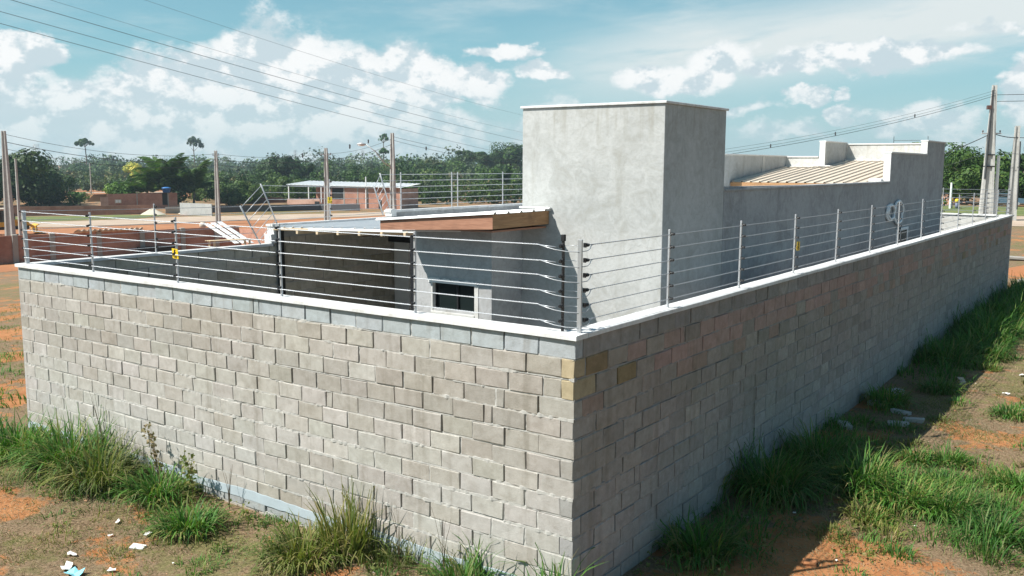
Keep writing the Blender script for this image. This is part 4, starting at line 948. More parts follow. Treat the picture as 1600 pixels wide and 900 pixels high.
emergent(135, 560, 220, 29, 'tall green emergent tree with a flat umbrella crown, leftmost of the tall forest trees', 61, (0.9, 1.05, 0.9), 0.55, 1, 0.70)
emergent(304, 600, 215, 27, 'tall bluish-grey emergent tree with a sparse crown, above the palm tops', 62, (0.75, 0.8, 1.1), 0.8, 1, 0.60, 900)
emergent(600, 480, 206, 17, 'tall slim emergent tree with two separate leaf tiers, beside the street lamp', 63, (1.1, 1.5, 1.0), 0.9, 2, 0.42, 900, 0.9)
# palms: arching fronds of separate leaflets
def palm(x, y, h, span, label, seed, color, nf=22, name='palm_tree', trunk=1.0):
    z = tz(x, y); t = thing(name, (x, y, z), label, 'palm tree'); r = random.Random(seed)
    part('trunk', trunk_mb(h*0.42*trunk, 0.28, seed, 0), M_BARK, t, smooth=True); me_list = []
    for k in range(4):
        mb = MB(); L = span*0.62; n = 26; elv = [1.42, 1.15, 0.85, 0.5][k]; pts = []
        for i in range(n+1):
            q = i/n; ang = elv-q*q*1.35; 
            pts.append(Vector((0, 0, 0)) if i == 0 else pts[-1]+Vector((math.cos(ang), 0, math.sin(ang)))*L/n)
        mb.tube(pts[::2], [0.05*(1-0.8*i/(n/2)) for i in range(len(pts[::2]))], 4)
        for i in range(3, n+1):
            l = L*0.22*math.sin(math.pi*min(1, 0.18+0.8*i/n))+0.1; p = pts[i]
            for sgn in (-1, 1):
                d = Vector((0.45, sgn*0.9, -0.25+r.uniform(-.12, .12))).normalized()*l; wv = Vector((0.13, 0, 0.05))
                mb.add([p-wv, p+wv, p+d*0.6+wv*0.9+Vector((0, 0, .02)), p+d+Vector((0, 0, -0.12*l))], [(0, 1, 2, 3)])
        me = fast_mesh('frond', mb.v, [f if len(f) == 4 else f[:3]+(f[2],) for f in mb.f if len(f) == 4], M_LEAF); me_list.append(me)
    for k in range(nf):
        m_ = me_list[k % 4]; link('frond', m_, t, (0, 0, h*0.42*trunk), (0, r.uniform(-.1, .1), k*2.39996+r.uniform(-.2, .2)), (r.uniform(.85, 1.1),)*3, color)
    return t
palm(-153, 98.5, 10.2, 12.5, 'large dark palm rising behind the brick house with the blue tank', 71, (1.3, 1.35, 1.0), 26)
palm(-149.5, 102, 8.2, 11, 'second palm, its fronds drooping right of the taller palm', 72, (0.9, 1.0, 0.8), 20)
palm(-155.5, 96, 6.2, 9, 'smaller pale-fronded palm at the left of the tall palm', 73, (2.0, 1.9, 1.4), 16)
x, y = at_px(480, 290); palm(x, y, 10.5, 8, 'dark small palm head poking above the forest left of the third pole', 74, (0.45, 0.6, 0.55), 16)
x, y = at_px(787, 235); palm(x, y, 7.6, 9, 'palm among the trees beside the left edge of the tower', 75, (0.7, 0.8, 0.7), 18)
# right-hand trees across the road
tree(-15.6, 112, 6.6, 9, 'bushy green tree left of the tall utility pole on the right', 81, nblob=20, nleaf=4200, leaf=0.36, color=(0.9, 1.0, 0.8), crown_z=0.02, small=.25)
tree(-20.5, 118, 7.4, 8, 'taller tree just beyond the right end of the house', 82, nblob=18, nleaf=3600, leaf=0.38, color=(0.8, 0.95, 0.8), crown_z=0.05)
tree(-11.2, 120, 5.2, 8, 'lower green trees between the two right utility poles', 83, nblob=18, nleaf=3600, leaf=0.36, color=(1.25, 1.4, 0.9), crown_z=0.02)
tree(-8.2, 114, 7.4, 5.6, 'big dark layered tree behind the steel post at the right edge', 84, nblob=20, nleaf=4200, leaf=0.36, color=(0.5, 0.62, 0.6), crown_z=0.32, flat=0.4, small=0.27, trunk_h=5)
tree(-6.2, 112, 4.2, 6, 'bright green bush tree at the far right edge', 85, nblob=16, nleaf=3000, leaf=0.34, color=(1.5, 1.6, 1.0), crown_z=0.0)
tree(-3.2, 110, 4.6, 6, 'dark green tree just outside the right picture edge', 86, nblob=14, nleaf=2600, leaf=0.34, color=(.9, 1.0, .8), crown_z=0.0)
tree(-18.0, 106, 1.5, 2.6, 'little bright bush beside the pinkish earth heap on the right', 87, 'bush', 8, 700, 0.22, (1.6, 1.5, .8), crown_z=0.0, name='bush')
# ------------------------------------------------------------------ utility poles and lines
def pole(x, y, h, w0, w1, label, rz=0.0, tee=True, z=None, mat_=None, name='utility_pole', group='concrete utility poles'):
    zz = tz(x, y)-0.1 if z is None else z
    t = thing(name, (x, y, zz), label, 'utility pole', group, rz); a, b = w0/2, w1/2; d0, d1 = (a*0.7, b*0.7) if tee else (a, b)
    mb = MB(); n = 8
    if tee:    # double-T section: two flanges and a thinner web
        for sx in (-1, 1):
            mb.add([(sx*a, -d0, 0), (sx*a*0.55, -d0, 0), (sx*a*0.55, d0, 0), (sx*a, d0, 0), (sx*b, -d1, h), (sx*b*0.55, -d1, h), (sx*b*0.55, d1, h), (sx*b, d1, h)],
                   [(0, 1, 2, 3), (4, 5, 6, 7), (0, 1, 5, 4), (1, 2, 6, 5), (2, 3, 7, 6), (3, 0, 4, 7)])
        mb.add([(-a*.56, -d0*.4, 0), (a*.56, -d0*.4, 0), (a*.56, d0*.4, 0), (-a*.56, d0*.4, 0), (-b*.56, -d1*.4, h), (b*.56, -d1*.4, h), (b*.56, d1*.4, h), (-b*.56, d1*.4, h)],
               [(0, 1, 2, 3), (4, 5, 6, 7), (0, 1, 5, 4), (1, 2, 6, 5), (2, 3, 7, 6), (3, 0, 4, 7)])
    else: mb.tube([(0, 0, 0), (0, 0, h)], [a, b], 10)
    part('shaft', mb, mat_ or M_POLE, t); return t
M_STEELG = simple('galvanised_steel', (0.50, 0.51, 0.52), 0.5, 0.3, 0.12, 8)
M_INS = simple('brown_insulator', (0.10, 0.05, 0.04), 0.35)
def crossarm(t, z, L, yaw=0.0, ni=3):
    a = part('crossarm', MB().bbox(-L/2, L/2, -0.05, 0.05, -0.05, 0.05, 0.01), M_STEELG, t, loc=(0, 0, z), rot=(0, 0, yaw))
    for i in range(ni):
        mb = MB().tube([(0, 0, 0.05), (0, 0, 0.12), (0, 0, 0.14), (0, 0, 0.2), (0, 0, 0.24)], [0.03, 0.03, 0.07, 0.06, 0.03], 8)
        part('insulator', mb, M_INS, a, loc=(-L/2+0.1+(L-0.2)*i/max(1, ni-1), 0, 0), smooth=True)
P1 = pole(-91.0, 38.9, 11.2, 0.86, 0.36, 'wide concrete utility pole at the far left edge of the photo', 0.5)
P2 = pole(-100.6, 71.0, 9.9, 0.62, 0.34, 'pale utility pole above the brick enclosure, second from the left', 0.4)
P3 = pole(-92.5, 83.2, 10.5, 0.80, 0.40, 'utility pole in front of the long white-roofed building', 0.3)
P4 = pole(-87.5, 91.3, 12.7, 0.90, 0.44, 'tall utility pole carrying the arched street lamp', 0.2)
P5 = pole(-7.9, 74.0, 10.6, 0.98, 0.34, 'tall utility pole with many cables behind the back wall on the right', 0.35)
pole(-7.35, 74.6, 5.2, 0.30, 0.22, 'slim white pole right against the tall utility pole', 0, False, mat_=M_SHEET)
P6 = pole(-6.3, 75.4, 7.5, 0.72, 0.34, 'paler leaning-looking utility pole at the right end of the back wall', 0.35)
part('cable_riser', MB().tube([(0.34, -0.2, 1.0), (0.24, -0.16, 6.3)], [0.06, 0.05], 6), M_CABLE, P6)
pole(-96.9, 42.8, 8.5, 0.34, 0.22, 'thin lower pole close to the wide left edge pole', 0, False)
for (x, y, h, l) in [(-222.6, 123.3, 8.2, 'thin distant pole beneath the umbrella-crowned tree'), (-235, 118.9, 3.3, 'short thin post at the far dirt clearing, left'), (-178, 92.9, 3.9, 'short post beside the round green bush'), (-153.2, 114.8, 3.7, 'thin post in the scrub right of the second utility pole'),
                     (-149.4, 127, 4.7, 'thin white post left of the white-roofed building'), (-117.1, 115.8, 6.0, 'thin white post in front of the long brick building'), (-15.0, 98.5, 2.8, 'short white post by the earth heap on the right')]:
    pole(x, y, h, 0.26, 0.2, l, 0, False, group='thin distant posts', mat_=M_SHEET if 'white' in l else None)
# fittings
crossarm(P3, 9.6, 1.6, 0.9); crossarm(P5, 6.9, 1.5, 0.2, 4); crossarm(P2, 9.3, 0.9, 0.5, 2)
part('switch_box', MB().bbox(-0.45, -0.12, -0.2, 0.2, 8.75, 9.05, 0.02), M_INS, P5); part('pole_band', MB().bbox(-0.32, 0.32, -0.24, 0.24, 5.2, 5.3, 0.01), M_BSTEEL, P5); part('pole_band', MB().bbox(-0.36, 0.36, -0.26, 0.26, 4.3, 4.4, 0.01), M_BSTEEL, P5)
part('cable_riser', MB().tube([(-0.30, -0.25, 3.4), (-0.22, -0.2, 6.8), (-0.16, -0.12, 9.0), (-0.14, -0.1, 10.2)], [0.09, 0.09, 0.06, 0.05], 6), M_CABLE, P5)
part('cable_riser', MB().tube([(0.22, 0.2, 1), (0.3, 0.2, 3.2), (0.26, 0.2, 4.6)], 0.08, 6), M_CABLE, P5)
# street lamp arm on P4, reaching left and up to the lamp head
lp = thing('street_lamp', (-87.5, 91.3, 0), 'street lamp on a long slanting arm fixed to the tall utility pole', 'street lamp')
x, y = at_px(572, 133); hx, hy = x, y
def wz_(u, v, dist): 
    xx, yy = at_px(u, dist); d = cf+cr*((u-800)/K)+cu*((450-v)/K); return CX.z+d.z/math.hypot(d.x, d.y)*dist
hz_ = wz_(572, 226, 133); xa, ya = at_px(599, 133.5); za = wz_(599, 253, 133.5); xb, yb = at_px(612, 134.0); zb = wz_(612, 262, 134)
lp.location = (xb, yb, zb)
L_ = lambda a, b, c: (a-xb, b-yb, c-zb)
part('lamp_arm', MB().tube([(0, 0, 0), L_(xa, ya, za), L_((hx+xa)/2+0.2, (hy+ya)/2, (hz_+za)/2+0.25), L_(hx, hy, hz_+0.05)], 0.07, 6), M_STEELG, lp, smooth=True)
mb = MB().tube([L_(hx, hy, hz_+0.02), L_(hx-0.5, hy-0.35, hz_+0.08), L_(hx-1.0, hy-0.7, hz_+0.05)], [0.10, 0.24, 0.12], 8)
part('lamp_head', mb, M_STEELG, lp, smooth=True)
part('lamp_lens', MB().tube([L_(hx-0.2, hy-0.15, hz_-0.1), L_(hx-0.85, hy-0.6, hz_-0.08)], [0.10, 0.12], 8), M_SHEET, lp, smooth=True)
def cat_pts(a, b, sag, n=24): return [tuple(Vector(a).lerp(Vector(b), i/n)-Vector((0, 0, sag*4*(i/n)*(1-i/n)))) for i in range(n+1)]
def cable(a, b, sag, label, r=0.02, m=None, group='overhead power lines', spacers=()):
    pts = cat_pts(a, b, sag, 40); mb = MB().tube(pts, r*0.75, 5); o = part('overhead_cable', mb, m or M_CABLE, smooth=True); tag(o, label, 'cable', group); return pts
def w3(u, v, dist):
    x, y = at_px(u, dist); return (x, y, wz_(u, v, dist))
# long lines crossing the upper left of the sky, towards a pole hidden behind the tower
lab = ['leftmost-starting lowest', 'second lowest', 'middle', 'faint upper', 'uppermost faint']
for (a, b, s_, l, r_) in [((-140, -6, 40), (930, 268, 120), 0.5, 'lowest of the five power lines slanting across the sky at upper left', 0.016),
                      ((-140, -26, 40), (930, 256, 120), 0.5, 'second lowest of the five power lines slanting across the upper left sky', 0.016),
                      ((-140, -52, 40), (930, 243, 120), 0.6, 'middle one of the five power lines slanting across the upper left sky', 0.018),
                      ((-40, -42, 45), (930, 228, 120), 0.8, 'faint second highest power line slanting across the upper left sky', 0.010),
                      ((100, -48, 45), (930, 203, 120), 0.8, 'faint highest power line slanting across the upper left sky', 0.010)]:
    cable(w3(*a), w3(*b), s_, l, r_, M_CABLEG)
x, y = at_px(930, 120); PH = pole(x, y, wz_(930, 200, 120)-tz(x, y)+0.3, 0.7, 0.35, 'utility pole hidden behind the tower that ends the long power lines', 0.3); crossarm(PH, 7.0, 2.0)
def top(P, dz, off=(0, 0)): return (P.location.x+off[0], P.location.y+off[1], P.location.z+dz)
spans = [('left edge pole to the second pole', P1, 10.9, P2, 9.5, 1.0), ('second pole to the third pole', P2, 9.5, P3, 9.7, 0.5), ('third pole to the street lamp pole', P3, 9.7, P4, 11.9, 0.5)]
spc_me = MB().tube([(0, 0, 0.32), (0, 0.05, 0.1), (0, 0, -0.1), (0, 0, -0.32)], [0.07, 0.12, 0.10, 0.07], 6).tube([(-0.12, 0, 0.18), (0.12, 0, 0.18)], 0.05, 5).tube([(-0.12, 0, -0.12), (0.12, 0, -0.12)], 0.05, 5).mesh('spacer', M_CABLE)
def spacer(p, l, s=1.0):
    o = link('line_spacer', spc_me, None, p, (0, 0, 0.5), (s, s, s)); tag(o, l, 'spacer', 'cable spacers on the power lines')
for nm, A, ha, B, hb, sg in spans:
    for k, (dz, q) in enumerate(((0, 'upper'), (-0.75, 'middle'), (-1.45, 'lower'))):
        cable(top(A, ha+dz), top(B, hb+dz), sg, '%s cable strung from the %s' % (q, nm), 0.028 if k != 1 else 0.04)
pts = cable(top(P4, 12.2), w3(930, 262, 150), 0.8, 'upper cable from the street lamp pole running right behind the tower', 0.03)
pts2 = cable(top(P4, 11.7), w3(930, 268, 150), 0.9, 'lower cable from the street lamp pole running right behind the tower', 0.03)
spacer(w3(666, 232, 137), 'dark spacer on the cables right of the street lamp pole', .9)
spacer(w3(547, 229, 133.6), 'dark spacer on the cables left of the street lamp', 1.0); spacer(w3(576, 221, 134), 'dark spacer on the cables just above the street lamp head', .9)
spacer(w3(473, 243, 132), 'dark spacer on the cables left of the third pole', 1.0)
for (v0, l, r_) in ((228, 'lowest cable of the three rising from behind the tower to the tall right pole', 0.020), (224, 'middle cable of the three rising from behind the tower to the tall right pole', 0.014), (219, 'highest cable of the three rising from behind the tower to the tall right pole', 0.012)):
    A = w3(1040, v0+26, 62); B = top(P5, 9.8+(228-v0)*0.045, (0.1, 0)); cable(A, B, 0.55, l, r_)
for (u, v, l) in ((1203, 228, 'left'), (1303, 209, 'middle'), (1425, 181, 'right')):
    spacer(w3(u, v, 62+(u-1040)*0.04), l+' one of the three dark spacers on the cables above the house roof', 0.42)
x, y = at_px(1040, 62); 
for dz, l in ((9.85, 'upper'), (9.35, 'lower')):
    cable(top(P5, dz), (30, 84, 10.6+dz-9.8), 0.3, l+' high cable leaving the tall right pole past the right picture edge', 0.03)
cable(w3(1350, 268, 78), top(P5, 6.9), 0.5, 'thick black cable from behind the house roof to the tall right pole', 0.045)
cable(top(P5, 6.95), top(P6, 6.6, (0.1, 0)), 0.12, 'short thick cable between the two right utility poles', 0.045); cable(top(P6, 6.6), (20, 82, 6.2), 0.3, 'cable leaving the pale right pole past the picture edge', 0.035)
cable(w3(1350, 285, 78), top(P5, 5.5), 0.3, 'thin low cable from behind the house to the tall right pole', 0.02); cable(top(P5, 5.4), (20, 86, 5.0), 0.3, 'thin low cable leaving the tall right pole to the right', 0.02)
# far lattice masts on the horizon
def mast(u, vt, dist, label, w_=3.0):
    x, y = at_px(u, dist); z = tz(x, y); h = wz_(u, vt, dist)-z; t = thing('lattice_mast', (x, y, z), label, 'mast', 'far lattice masts'); mb = MB()
    for sx, sy in ((-1, -1), (1, -1), (1, 1), (-1, 1)): mb.tube([(sx*w_/2, sy*w_/2, 0), (sx*w_/3, sy*w_/3, h)], 0.22, 4)
    for i in range(7):
        z0 = h*i/7; z1 = h*(i+1)/7; q = w_/2*(1-0.33*i/7)
        mb.tube([(-q, -q, z0), (q, -q, z1)], 0.12, 4); mb.tube([(q, -q, z0), (-q, -q, z1)], 0.12, 4); mb.tube([(q, -q, z0), (q, q, z1)], 0.12, 4)
    part('lattice', mb, M_STEELG, t)
mast(58, 225, 900, 'far lattice mast on the horizon at the far left', 4.5); mast(462, 234, 1000, 'far mast on the horizon left of the third pole', 3.0); mast(567, 234, 1000, 'far mast on the horizon below the street lamp arm', 2.6)
# ------------------------------------------------------------------ neighbouring buildings
nb = thing('brick_enclosure', (0, 0, 0), 'low red brick walls of a neighbouring plot with grey concrete pillars', 'wall')
def wall_run(par, name, pts, h, m, t=0.15, zoff=-0.3):
    mb = MB()
    for (x0, y0), (x1, y1) in zip(pts[:-1], pts[1:]):
        d = Vector((x1-x0, y1-y0, 0)).normalized(); n = Vector((-d.y, d.x, 0))*t
        z0, z1 = tz(x0, y0), tz(x1, y1)
        mb.add([(x0, y0, z0+zoff), (x1, y1, z1+zoff), (x1+n.x, y1+n.y, z1+zoff), (x0+n.x, y0+n.y, z0+zoff), (x0, y0, z0+h), (x1, y1, z1+h), (x1+n.x, y1+n.y, z1+h), (x0+n.x, y0+n.y, z0+h)],
               [(0, 1, 2, 3), (4, 5, 6, 7), (0, 1, 5, 4), (1, 2, 6, 5), (2, 3, 7, 6), (3, 0, 4, 7)])
    return part(name, mb, m, par)
wall_run(nb, 'brick_wall', [(-74, 14), (-71.1, 29.3), (-68.5, 37), (-65.6, 47.2)], 2.25, M_BRICK)
wall_run(nb, 'brick_wall', [(-65.6, 47.2), (-50, 42.5)], 2.0, M_BRICK)
M_PILL = simple('grey_pillar', (0.33, 0.31, 0.28), 0.9, 0, 0.2, 3)
for (x, y) in ((-71.1, 29.6), (-70.3, 32.2), (-69.2, 35.6), (-68.1, 38.9), (-67.2, 42.3), (-66.3, 45.2), (-72.3, 22.5)):
    part('pillar', MB().bbox(-0.28, 0.28, -0.2, 0.2, -0.4, 2.32, 0.02), M_PILL, nb, loc=(x+0.02, y, tz(x, y)), rot=(0, 0, -0.3))
part('blocked_opening', MB().bbox(-0.1, 0.1, -1.6, 1.6, 0.0, 0.9, 0.02), M_DARK, nb, loc=(-66.9, 39.5, tz(-67, 39.5)), rot=(0, 0, -0.3))
# stack of corrugated cream tiles on the wall
ts = thing('tile_stack', (-68.9, 36.4, tz(-69, 36)+2.32), 'pale wavy roof sheets lying on the brick enclosure wall', 'roof sheets')
for k in range(3):
    mb = MB(); n = 56; 
    for i in range(n+1):
        q = i/n*5.2-2.6; zz = 0.07*math.cos(q*2*math.pi/0.42)+k*0.035
        mb.v += [(-0.8, q, zz-0.15), (0.7, q, zz+0.12), (0.7, q, zz+0.13+0.02), (-0.8, q, zz-0.13)]
        if i:
            b = len(mb.v)-8
            for q2 in range(4): mb.f.append((b+q2, b+(q2+1) % 4, b+4+(q2+1) % 4, b+4+q2)); mb.mi.append(0)
    part('roof_sheet', mb, M_SHEETC, ts)
ts.rotation_euler = (0, 0, -0.30)
# two white planks leaning, bench frame, round lamp
pk = thing('leaning_planks', (-60.8, 43.0, 0), 'three long white boards leaning together beside the enclosure end', 'planks')
pa = Vector(w3(322, 352, 76)); pb = Vector(w3(361, 377, 74)); pk.location = pb
for k in range(3):
    a = pa-pb+Vector((0.28*k, 0.42*k, 0.06*k)); b = Vector((0.30*k, 0.45*k, 0)); d = (a-b).normalized(); ln = (a-b).length
    o = part('plank', MB().bbox(-0.22, 0.22, -0.03, 0.03, -0.4, ln+0.3, 0.01), M_SHEET, pk); o.location = b; o.rotation_euler = d.to_track_quat('Z', 'Y').to_euler()
bn = thing('work_bench', w3(352, 394, 72), 'rough pine trestle bench standing behind the low boundary wall', 'bench')
for k in range(3): part('board', MB().bbox(-0.1, 0.1, -1.7, 1.7, 0.9, 0.95, 0.01), M_WOODP, bn, loc=(0.22*k, 0, 0), rot=(0, 0, -0.3))
for (a, b) in ((0, -1.4), (0.4, -1.3), (0, 1.3), (0.4, 1.4)): part('leg', MB().bbox(-0.06, 0.06, -0.06, 0.06, -0.2, 0.9, 0.01), M_WOODP, bn, loc=(a+b*0.29, b*0.95, 0))
bl_ = thing('round_tank_lid', w3(313, 354, 88), 'small round pale drum on top of a brick enclosure pillar', 'drum')
part('drum', MB().tube([(0, 0, -0.15), (0, 0, 0.0), (0, 0, 0.28), (0, 0, 0.42)], [0.14, 0.3, 0.3, 0.12], 12), M_SHEETC, bl_, smooth=True)
# brick house with blue water tank
def brick_house():
    x0, y0, x1, y1 = -149.2, 82.5, -145.2, 95.4; t = thing('brick_house', (x0, y0, tz(x0, y0)), 'small bare brick house with a blue water tank on top, beyond the dirt road', 'house')
    L = math.hypot(x1-x0, y1-y0); rz = math.atan2(y1-y0, x1-x0); t.rotation_euler = (0, 0, rz)
    part('front_wall', MB().box(1.5, L-2.7, 0, 0.15, -0.4, 2.72).box(L-1.55, L, 0, 0.15, -0.4, 2.78).box(L-2.7, L-1.55, 0, 0.15, -0.4, 0.6), M_BRICK, t)
    part('gable_wall', MB().prism([(0.0, -0.4), (3.4, -0.4), (3.4, 1.2), (0.0, 2.68)], 0, 1.35, 1.5), M_BRICKP, t)
    part('gable_wall', MB().prism([(0.15, -0.4), (6.0, -0.4), (6.0, 1.0), (0.15, 2.7)], 0, L-0.15, L), M_BRICK, t)
    part('pink_panel', MB().bbox(0.2, 1.5, -0.02, 0.16, -0.4, 2.2, 0.01), M_BRICKP, t)
    part('roof', MB().add([(-0.8, 0.1, 2.62), (L-2.0, 0.1, 2.78), (L-2.0, 5.5, 1.4), (-0.8, 5.5, 1.2), (-0.8, 0.1, 2.72), (L-2.0, 0.1, 2.86), (L-2.0, 5.5, 1.5), (-0.8, 5.5, 1.3)], [(0, 1, 2, 3), (4, 5, 6, 7), (0, 1, 5, 4), (1, 2, 6, 5), (2, 3, 7, 6), (3, 0, 4, 7)]), M_INS, t)
    w_ = part('window', MB().bbox(2.6, 3.7, -0.03, 0.02, 1.1, 1.75, 0.02), M_SHEETC, t); part('pane', MB().box(2.75, 3.1, -0.05, -0.035, 1.2, 1.65), M_SHEET, w_); part('pane', MB().box(3.2, 3.55, -0.05, -0.035, 1.2, 1.65), M_SHEET, w_)
    part('doorway', MB().box(L-2.68, L-1.57, 0.05, 0.14, 0.6, 2.75), M_DARK, t)
    part('concrete_column', MB().bbox(L-1.75, L-1.55, -0.04, 0.1, -0.4, 2.85, 0.02), M_PILL, t); part('concrete_column', MB().bbox(6.3, 6.5, -0.03, 0.1, -0.4, 2.74, 0.02), M_PILL, t)
    tk = thing('water_tank', (0, 0, 0), 'blue plastic water tank standing on the bare brick house', 'water tank')
    px_, py_ = x0+math.cos(rz)*(L-1.9), y0+math.sin(rz)*(L-1.9); tk.location = (px_, py_, t.location.z+2.86)
    part('tank_body', MB().tube([(0, 0, 0), (0, 0, 0.75), (0, 0, 0.76)], [0.62, 0.78, 0.80], 16), simple('blue_plastic', (0.02, 0.10, 0.34), 0.4), tk, smooth=True)
    part('tank_lid', MB().tube([(0, 0, 0.77), (0, 0, 0.86), (0, 0, 1.0)], [0.84, 0.80, 0.3], 16), simple('blue_lid', (0.05, 0.20, 0.50), 0.4), tk, smooth=True)
brick_house()
rw = thing('brick_wall', (0, 0, 0), 'long dark-topped red brick wall beyond the road, in front of the brick house', 'wall')
wall_run(rw, 'wall', [(-146, 52), (-140, 65.5), (-136.5, 71), (-133, 76.5), (-131, 81.5)], 1.45, M_BRICK)
part('debris_panel', MB().bbox(-0.05, 0.05, -1.4, 1.4, 0, 1.1, 0.02), M_PILL, rw, loc=(-129.5, 84, tz(-129, 84)), rot=(0, 0.3, -0.5))
gp = thing('grey_panel_wall', (0, 0, 0), 'plain grey rendered wall panel standing beside the road near the second pole', 'wall'); wall_run(gp, 'panel', [(-125.5, 82.3), (-118.7, 83.3)], 1.9, M_PLAST)
dk = thing('dark_block_wall', (0, 0, 0), 'long low dark grey wall running along the far side of the dirt road', 'wall'); wall_run(dk, 'wall', [(-127, 89), (-122.5, 99), (-119.8, 107), (-113, 110)], 1.12, simple('dark_grey_block', (0.09, 0.09, 0.10), 0.9, 0, .2, 2))
bk = thing('far_red_wall', (0, 0, 0), 'distant low reddish wall in front of the scrub, left of the white-roofed building', 'wall'); wall_run(bk, 'wall', [(-156, 112), (-149, 124), (-140, 128)], 1.2, simple('weathered_red_block', (0.16, 0.085, 0.07), .9, 0, .2, 2))
def long_building():
    x0, y0, x1, y1 = -129.5, 113.0, -110.5, 117.6; t = thing('brick_building', (x0, y0, tz(x0, y0)), 'long unfinished brick building with a white metal roof and an open porch', 'building')
    L = math.hypot(x1-x0, y1-y0); t.rotation_euler = (0, 0, math.atan2(y1-y0, x1-x0))
    part('wall', MB().box(3.2, 5.2, 0, 0.15, -0.3, 3.9).box(7.8, L, 0, 0.15, 1.7, 3.9).box(7.8, 10.5, 0, 0.15, -0.3, 1.7).box(11.0, 12.5, 0, 0.15, -0.3, 1.7).box(13.1, 15.2, 0, 0.15, -0.3, 1.7).box(15.9, L, 0, 0.15, -0.3, 1.7).box(5.2, 7.8, 0, 0.15, -0.3, 1.6), M_BRICK, t)
    part('side_wall', MB().box(L, L+0.15, 0.0, 7, -0.3, 3.7), M_BRICKP, t); part('back_wall', MB().box(-3, L, 7, 7.15, -0.3, 3.7), M_BRICK, t)
    for xx in (7.75, 10.7, 12.8): part('concrete_column', MB().bbox(xx, xx+0.25, -0.05, 0.2, -0.3, 3.9, 0.02), M_PILL, t)
    part('opening', MB().box(5.25, 7.75, 0.1, 0.2, 1.6, 3.7), M_DARK, t)
    for xx in (10.5, 12.5, 15.2): part('opening', MB().box(xx, xx+0.6, 0.1, 0.2, -0.3, 1.7), M_DARK, t)
    for i in range(9): part('roof_sheet', sheet_panel(-4.6+i*2.75, -4.6+(i+1)*2.75-0.01, -0.6, 7.4, lambda x, y: 4.15+0.075*(y)-0.012*(x-8), 'y', 0.9, 0.08, 0.02), M_SHEET, t)
    part('roof_beam', MB().box(-4.4, L, -0.45, -0.35, 3.95, 4.15), M_STEELG, t)
    for xx in (-4.3, 0.2, 3.0): part('porch_post', MB().bbox(xx, xx+0.18, -0.4, -0.22, -0.3, 4.1, 0.02), M_SHEET, t)
    lw_ = part('low_wall', MB().box(-4.2, 3.1, -0.9, -0.75, -0.3, 1.6), M_BRICKP, t); part('gate_opening', MB().box(2.0, 3.0, -0.95, -0.9, 0.2, 1.2), M_DARK, t)
long_building()
# sand heaps
M_SAND = soil('pale_sand', (0.46, 0.42, 0.34), (0.54, 0.49, 0.40), (0.38, 0.32, 0.24)); 
def heap(x, y, rx, ry, h, label, m, name='sand_heap', seed=1, z=None):
    mb = MB(); n = 20; R_ = 9; z0 = tz(x, y)-0.05 if z is None else z; r = random.Random(seed); vs = [(0, 0, h)]; fs = []
    for k in range(1, R_+1):
        for i in range(n):
            a = 2*math.pi*i/n; q = k/R_; hh = h*(1-q)**1.05*(1+0.15*math.sin(3*a+seed))*(1+r.uniform(-.06, .06)); vs.append((math.cos(a)*rx*q*(1+.08*math.sin(2*a+seed)), math.sin(a)*ry*q, hh if k < R_ else -0.1))
    for i in range(n): fs.append((0, 1+i, 1+(i+1) % n))
    for k in range(R_-1):
        for i in range(n): fs.append((1+k*n+i, 1+(k+1)*n+i, 1+(k+1)*n+(i+1) % n, 1+k*n+(i+1) % n))
    o = part(name, mb.add(vs, fs), m, smooth=True, loc=(x, y, z0)); tag(o, label, 'heap'); return o
heap(-129, 79.8, 2.4, 2.0, 1.05, 'larger pale sand heap in front of the brick house, the left of two', M_SAND, seed=2)
heap(-128, 85.6, 2.0, 1.8, 0.75, 'smaller sand heap in front of the brick house, the right of two', M_SAND, seed=3)
heap(-18.5, 113, 5.0, 3.0, 1.2, 'wide pinkish earth heap across the road right of the house', soil('pink_earth', (0.50, 0.26, 0.17), (0.56, 0.31, 0.21), (0.4, 0.2, 0.12)), 'earth_heap', 4)
heap(2.2, 35.2, 4.2, 3.2, 0.95, 'fresh orange clay mound just past the far end of the side wall', M_CLAY, 'clay_mound', 5)
o = part('concrete_kerb_slab', MB().bbox(-0.5, 5.5, -0.2, 0.2, 0, 0.12, 0.02), M_FLOOR, loc=(0.3, 31.2, tz(1, 31)), rot=(0, 0, 0.03)); tag(o, 'low concrete strip lying in front of the orange clay mound', 'concrete strip')
o = part('timber_offcut', MB().bbox(-1.0, 1.0, -0.3, 0.3, 0, 0.12, 0.02), M_PILL, loc=(-0.9, 40.5, tz(0, 40)+0.02), rot=(0, 0.05, 0.4)); tag(o, 'grey slab lying on the dry ground beyond the orange clay mound', 'slab')
for i, (x, y, l) in enumerate(((-15.0, 98.9, 'left'), (-14.4, 98.6, 'right'))):
    t = thing('marker_post', (x, y, tz(x, y)), l+' one of two small yellow-topped blue posts by the road on the right', 'post', 'yellow-topped posts')
    part('post_body', MB().tube([(0, 0, 0), (0, 0, 0.65)], [0.14, 0.17], 10), simple('blue_grey_paint', (0.16, 0.18, 0.28), 0.6), t, smooth=True)
    part('post_cap', MB().tube([(0, 0, 0.65), (0, 0, 0.95), (0, 0, 1.02)], [0.2, 0.18, 0.08], 10), M_YEL, t, smooth=True)
